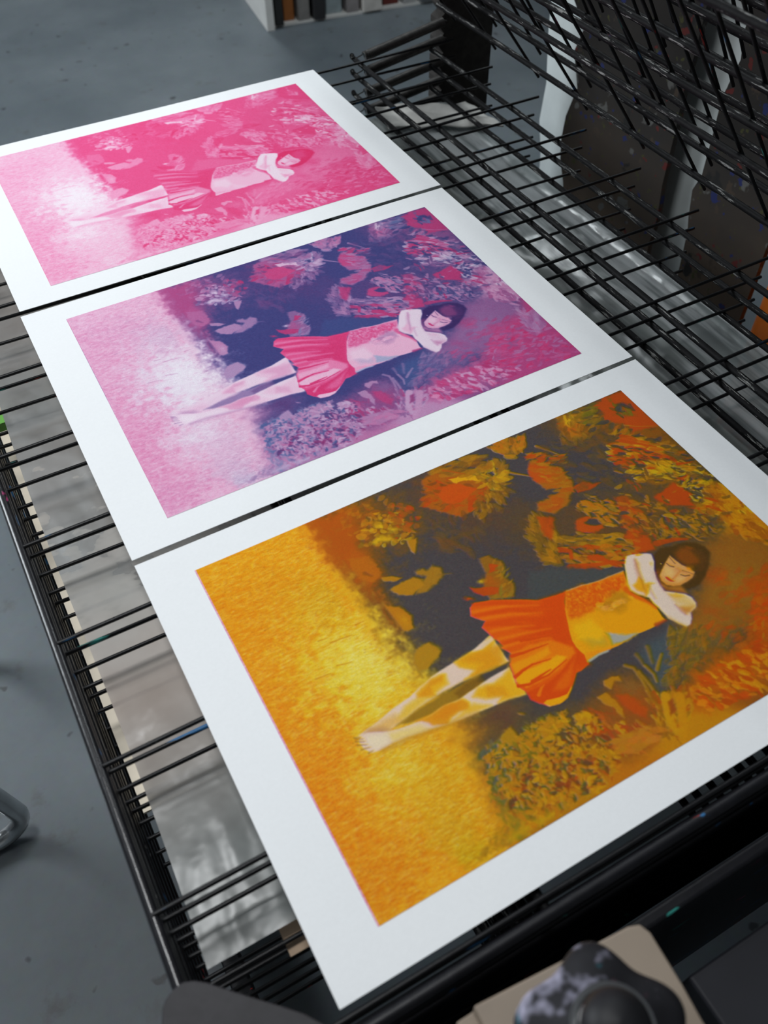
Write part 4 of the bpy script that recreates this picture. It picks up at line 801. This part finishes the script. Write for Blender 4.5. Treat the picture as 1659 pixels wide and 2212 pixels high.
# dark table, clamp board with knob, dark lever plate in the foreground
tb=thing('printing_table','dark bluish printing table in the lower right corner, beside the rack','table',V(.75,-1.45,-.8))
box('tabletop',-.45,-.33,.64,.60,.345,.68,M['tabletop'],tb,.004)
for a_,b_ in ((-.42,-.30),(.54,-.30),(-.42,.29),(.54,.29)): box('leg',a_,b_,0,a_+.05,b_+.05,.64,M['frame'],tb,.003)
cl=thing('clamp_board','tan wooden board carrying a big paint-smeared black knob in the foreground','clamp',V(0,0,0))
extrude('board',[(.079,-1.056),(.191,-1.066),(.204,-1.067),(.2125,-1.070),(.2155,-1.078),(.213,-1.114),(.210,-1.138),(.204,-1.30),(.03,-1.30),(.03,-1.08),(.079,-1.073)],.082,.10,M['plywood'],cl,.0015)
box('edge_block',.066,-1.30,.05,.100,-1.0565,.0815,M['plywood'],cl,.001)
box('support_bracket',.40-.30,-1.26,-.118,.16,-1.20,.082,M['frame'],cl)
box('bracket_foot',.10,-1.28,-.12,.40,-1.18,-.108,M['frame'],cl)
kn=bpy.data.objects.new('clamp_knob',None)
# star knob with five lobes
a=[];f=[];n=120; KC=(.1335,-1.116)
prof=[(0.25,.118),(.93,.118),(1.0,.124),(1.0,.150),(.95,.157),(.84,.160),(.60,.164),(.46,.172),(.20,.173)]
for r,z in prof:
    for k in range(n):
        t=2*math.pi*k/n; R_=.050*(1+.10*math.cos(5*t+.7))*r if r>.5 else .0475*r
        a.append(Vector((KC[0]+R_*math.cos(t),KC[1]+R_*math.sin(t),z)))
for i in range(len(prof)-1):
    for k in range(n): f.append((i*n+k,i*n+(k+1)%n,(i+1)*n+(k+1)%n,(i+1)*n+k))
kk=mk('clamp_knob',a,f,M['knob'],cl)
c=lathe('knob_cap',[(.021,.172),(.0215,.186),(.0185,.193),(.010,.198),(.0005,.199)],M['cap'],kk); c.location=(KC[0],KC[1],0)
c=lathe('washer',[(.006,.099),(.034,.099),(.034,.106),(.020,.112),(.012,.119)],M['cap'],kk); c.location=(KC[0],KC[1],0)
c=lathe('trim_ring',[(.0225,.171),(.0262,.171),(.0262,.1765),(.0225,.1765)],M['chrome'],kk); c.location=(KC[0],KC[1],0)
lv=thing('lever_plate','dark grey rounded steel plate over the near left corner of the rack','plate',V(0,0,0))
extrude('plate',[(-.129,-.971),(-.121,-.950),(-.116,-.938),(-.112,-.933),(-.104,-.929),(-.096,-.928),(-.088,-.931),(-.080,-.937),(-.061,-.956),(-.038,-.978),(-.024,-.992),(-.011,-1.010),(-.004,-1.03),(-.004,-1.12),(-.11,-1.12)],.034,.040,M['plate'],lv,.0012)
box('support_bracket',-.075,-1.115,-.80,-.045,-1.09,.034,M['frame'],lv)

for o in [q for q in COL.objects if q.type=='EMPTY']: o.rotation_mode='XYZ'

# ------------------------------------------------------------------ light
w=bpy.data.worlds.new('World'); SC.world=w; w.use_nodes=True; w.node_tree.nodes['Background'].inputs[0].default_value=(.72,.84,1,1); w.node_tree.nodes['Background'].inputs[1].default_value=.3
def area(name,loc,target,size,power,col,sy=None):
    l=bpy.data.lights.new(name,'AREA'); l.energy=power; l.size=size; l.color=col
    if sy: l.shape='RECTANGLE'; l.size_y=sy
    o=bpy.data.objects.new(name,l); COL.objects.link(o); o.location=loc; d=Vector(target)-Vector(loc); o.rotation_euler=d.to_track_quat('-Z','Y').to_euler(); return o
area('window_light',(-2.6,2.6,2.7),(.1,.1,.8),1.8,145,(.90,.96,1.0))
area('ceiling_lamp',(-.10,-.12,3.1),(-.1,-.12,.8),.35,26,(.97,.99,1.0),.6)
area('right_fill_light',(1.9,1.3,3.1),(1.0,0,.7),.5,28,(.90,.97,1.0),1.6)  # added fill to brighten the film and strips, not a known lamp
area('ceiling_lamp_far',(1.5,4.2,3.1),(1.5,4,0),.35,35,(.9,.96,1.0),1.5)

# ------------------------------------------------------------------ camera
cam=bpy.data.cameras.new('Camera'); co=bpy.data.objects.new('Camera',cam); COL.objects.link(co); SC.camera=co
R=np.array([[0.8756055470633635,-0.48295546517102467,-0.008303289295672006],[-0.3759824960980815,-0.67066884369404,-0.6394063377255053],[0.30323602783895015,0.5629896275750788,-0.7688241610802662]])
m4=Matrix.Identity(4)
for i in range(3): m4[i][0]=R[0][i]; m4[i][1]=-R[1][i]; m4[i][2]=-R[2][i]
m4.translation=Vector((-.02989,-1.13772,.77948+Z0)); co.matrix_world=m4
cam.sensor_fit='VERTICAL'; cam.sensor_height=36; cam.lens=1895.206/2212*36; cam.clip_start=.02; cam.clip_end=50
cam.dof.use_dof=True; cam.dof.focus_distance=1.22; cam.dof.aperture_fstop=5.0
SC.view_settings.view_transform='Standard'; SC.view_settings.look='None'; SC.view_settings.exposure=.07
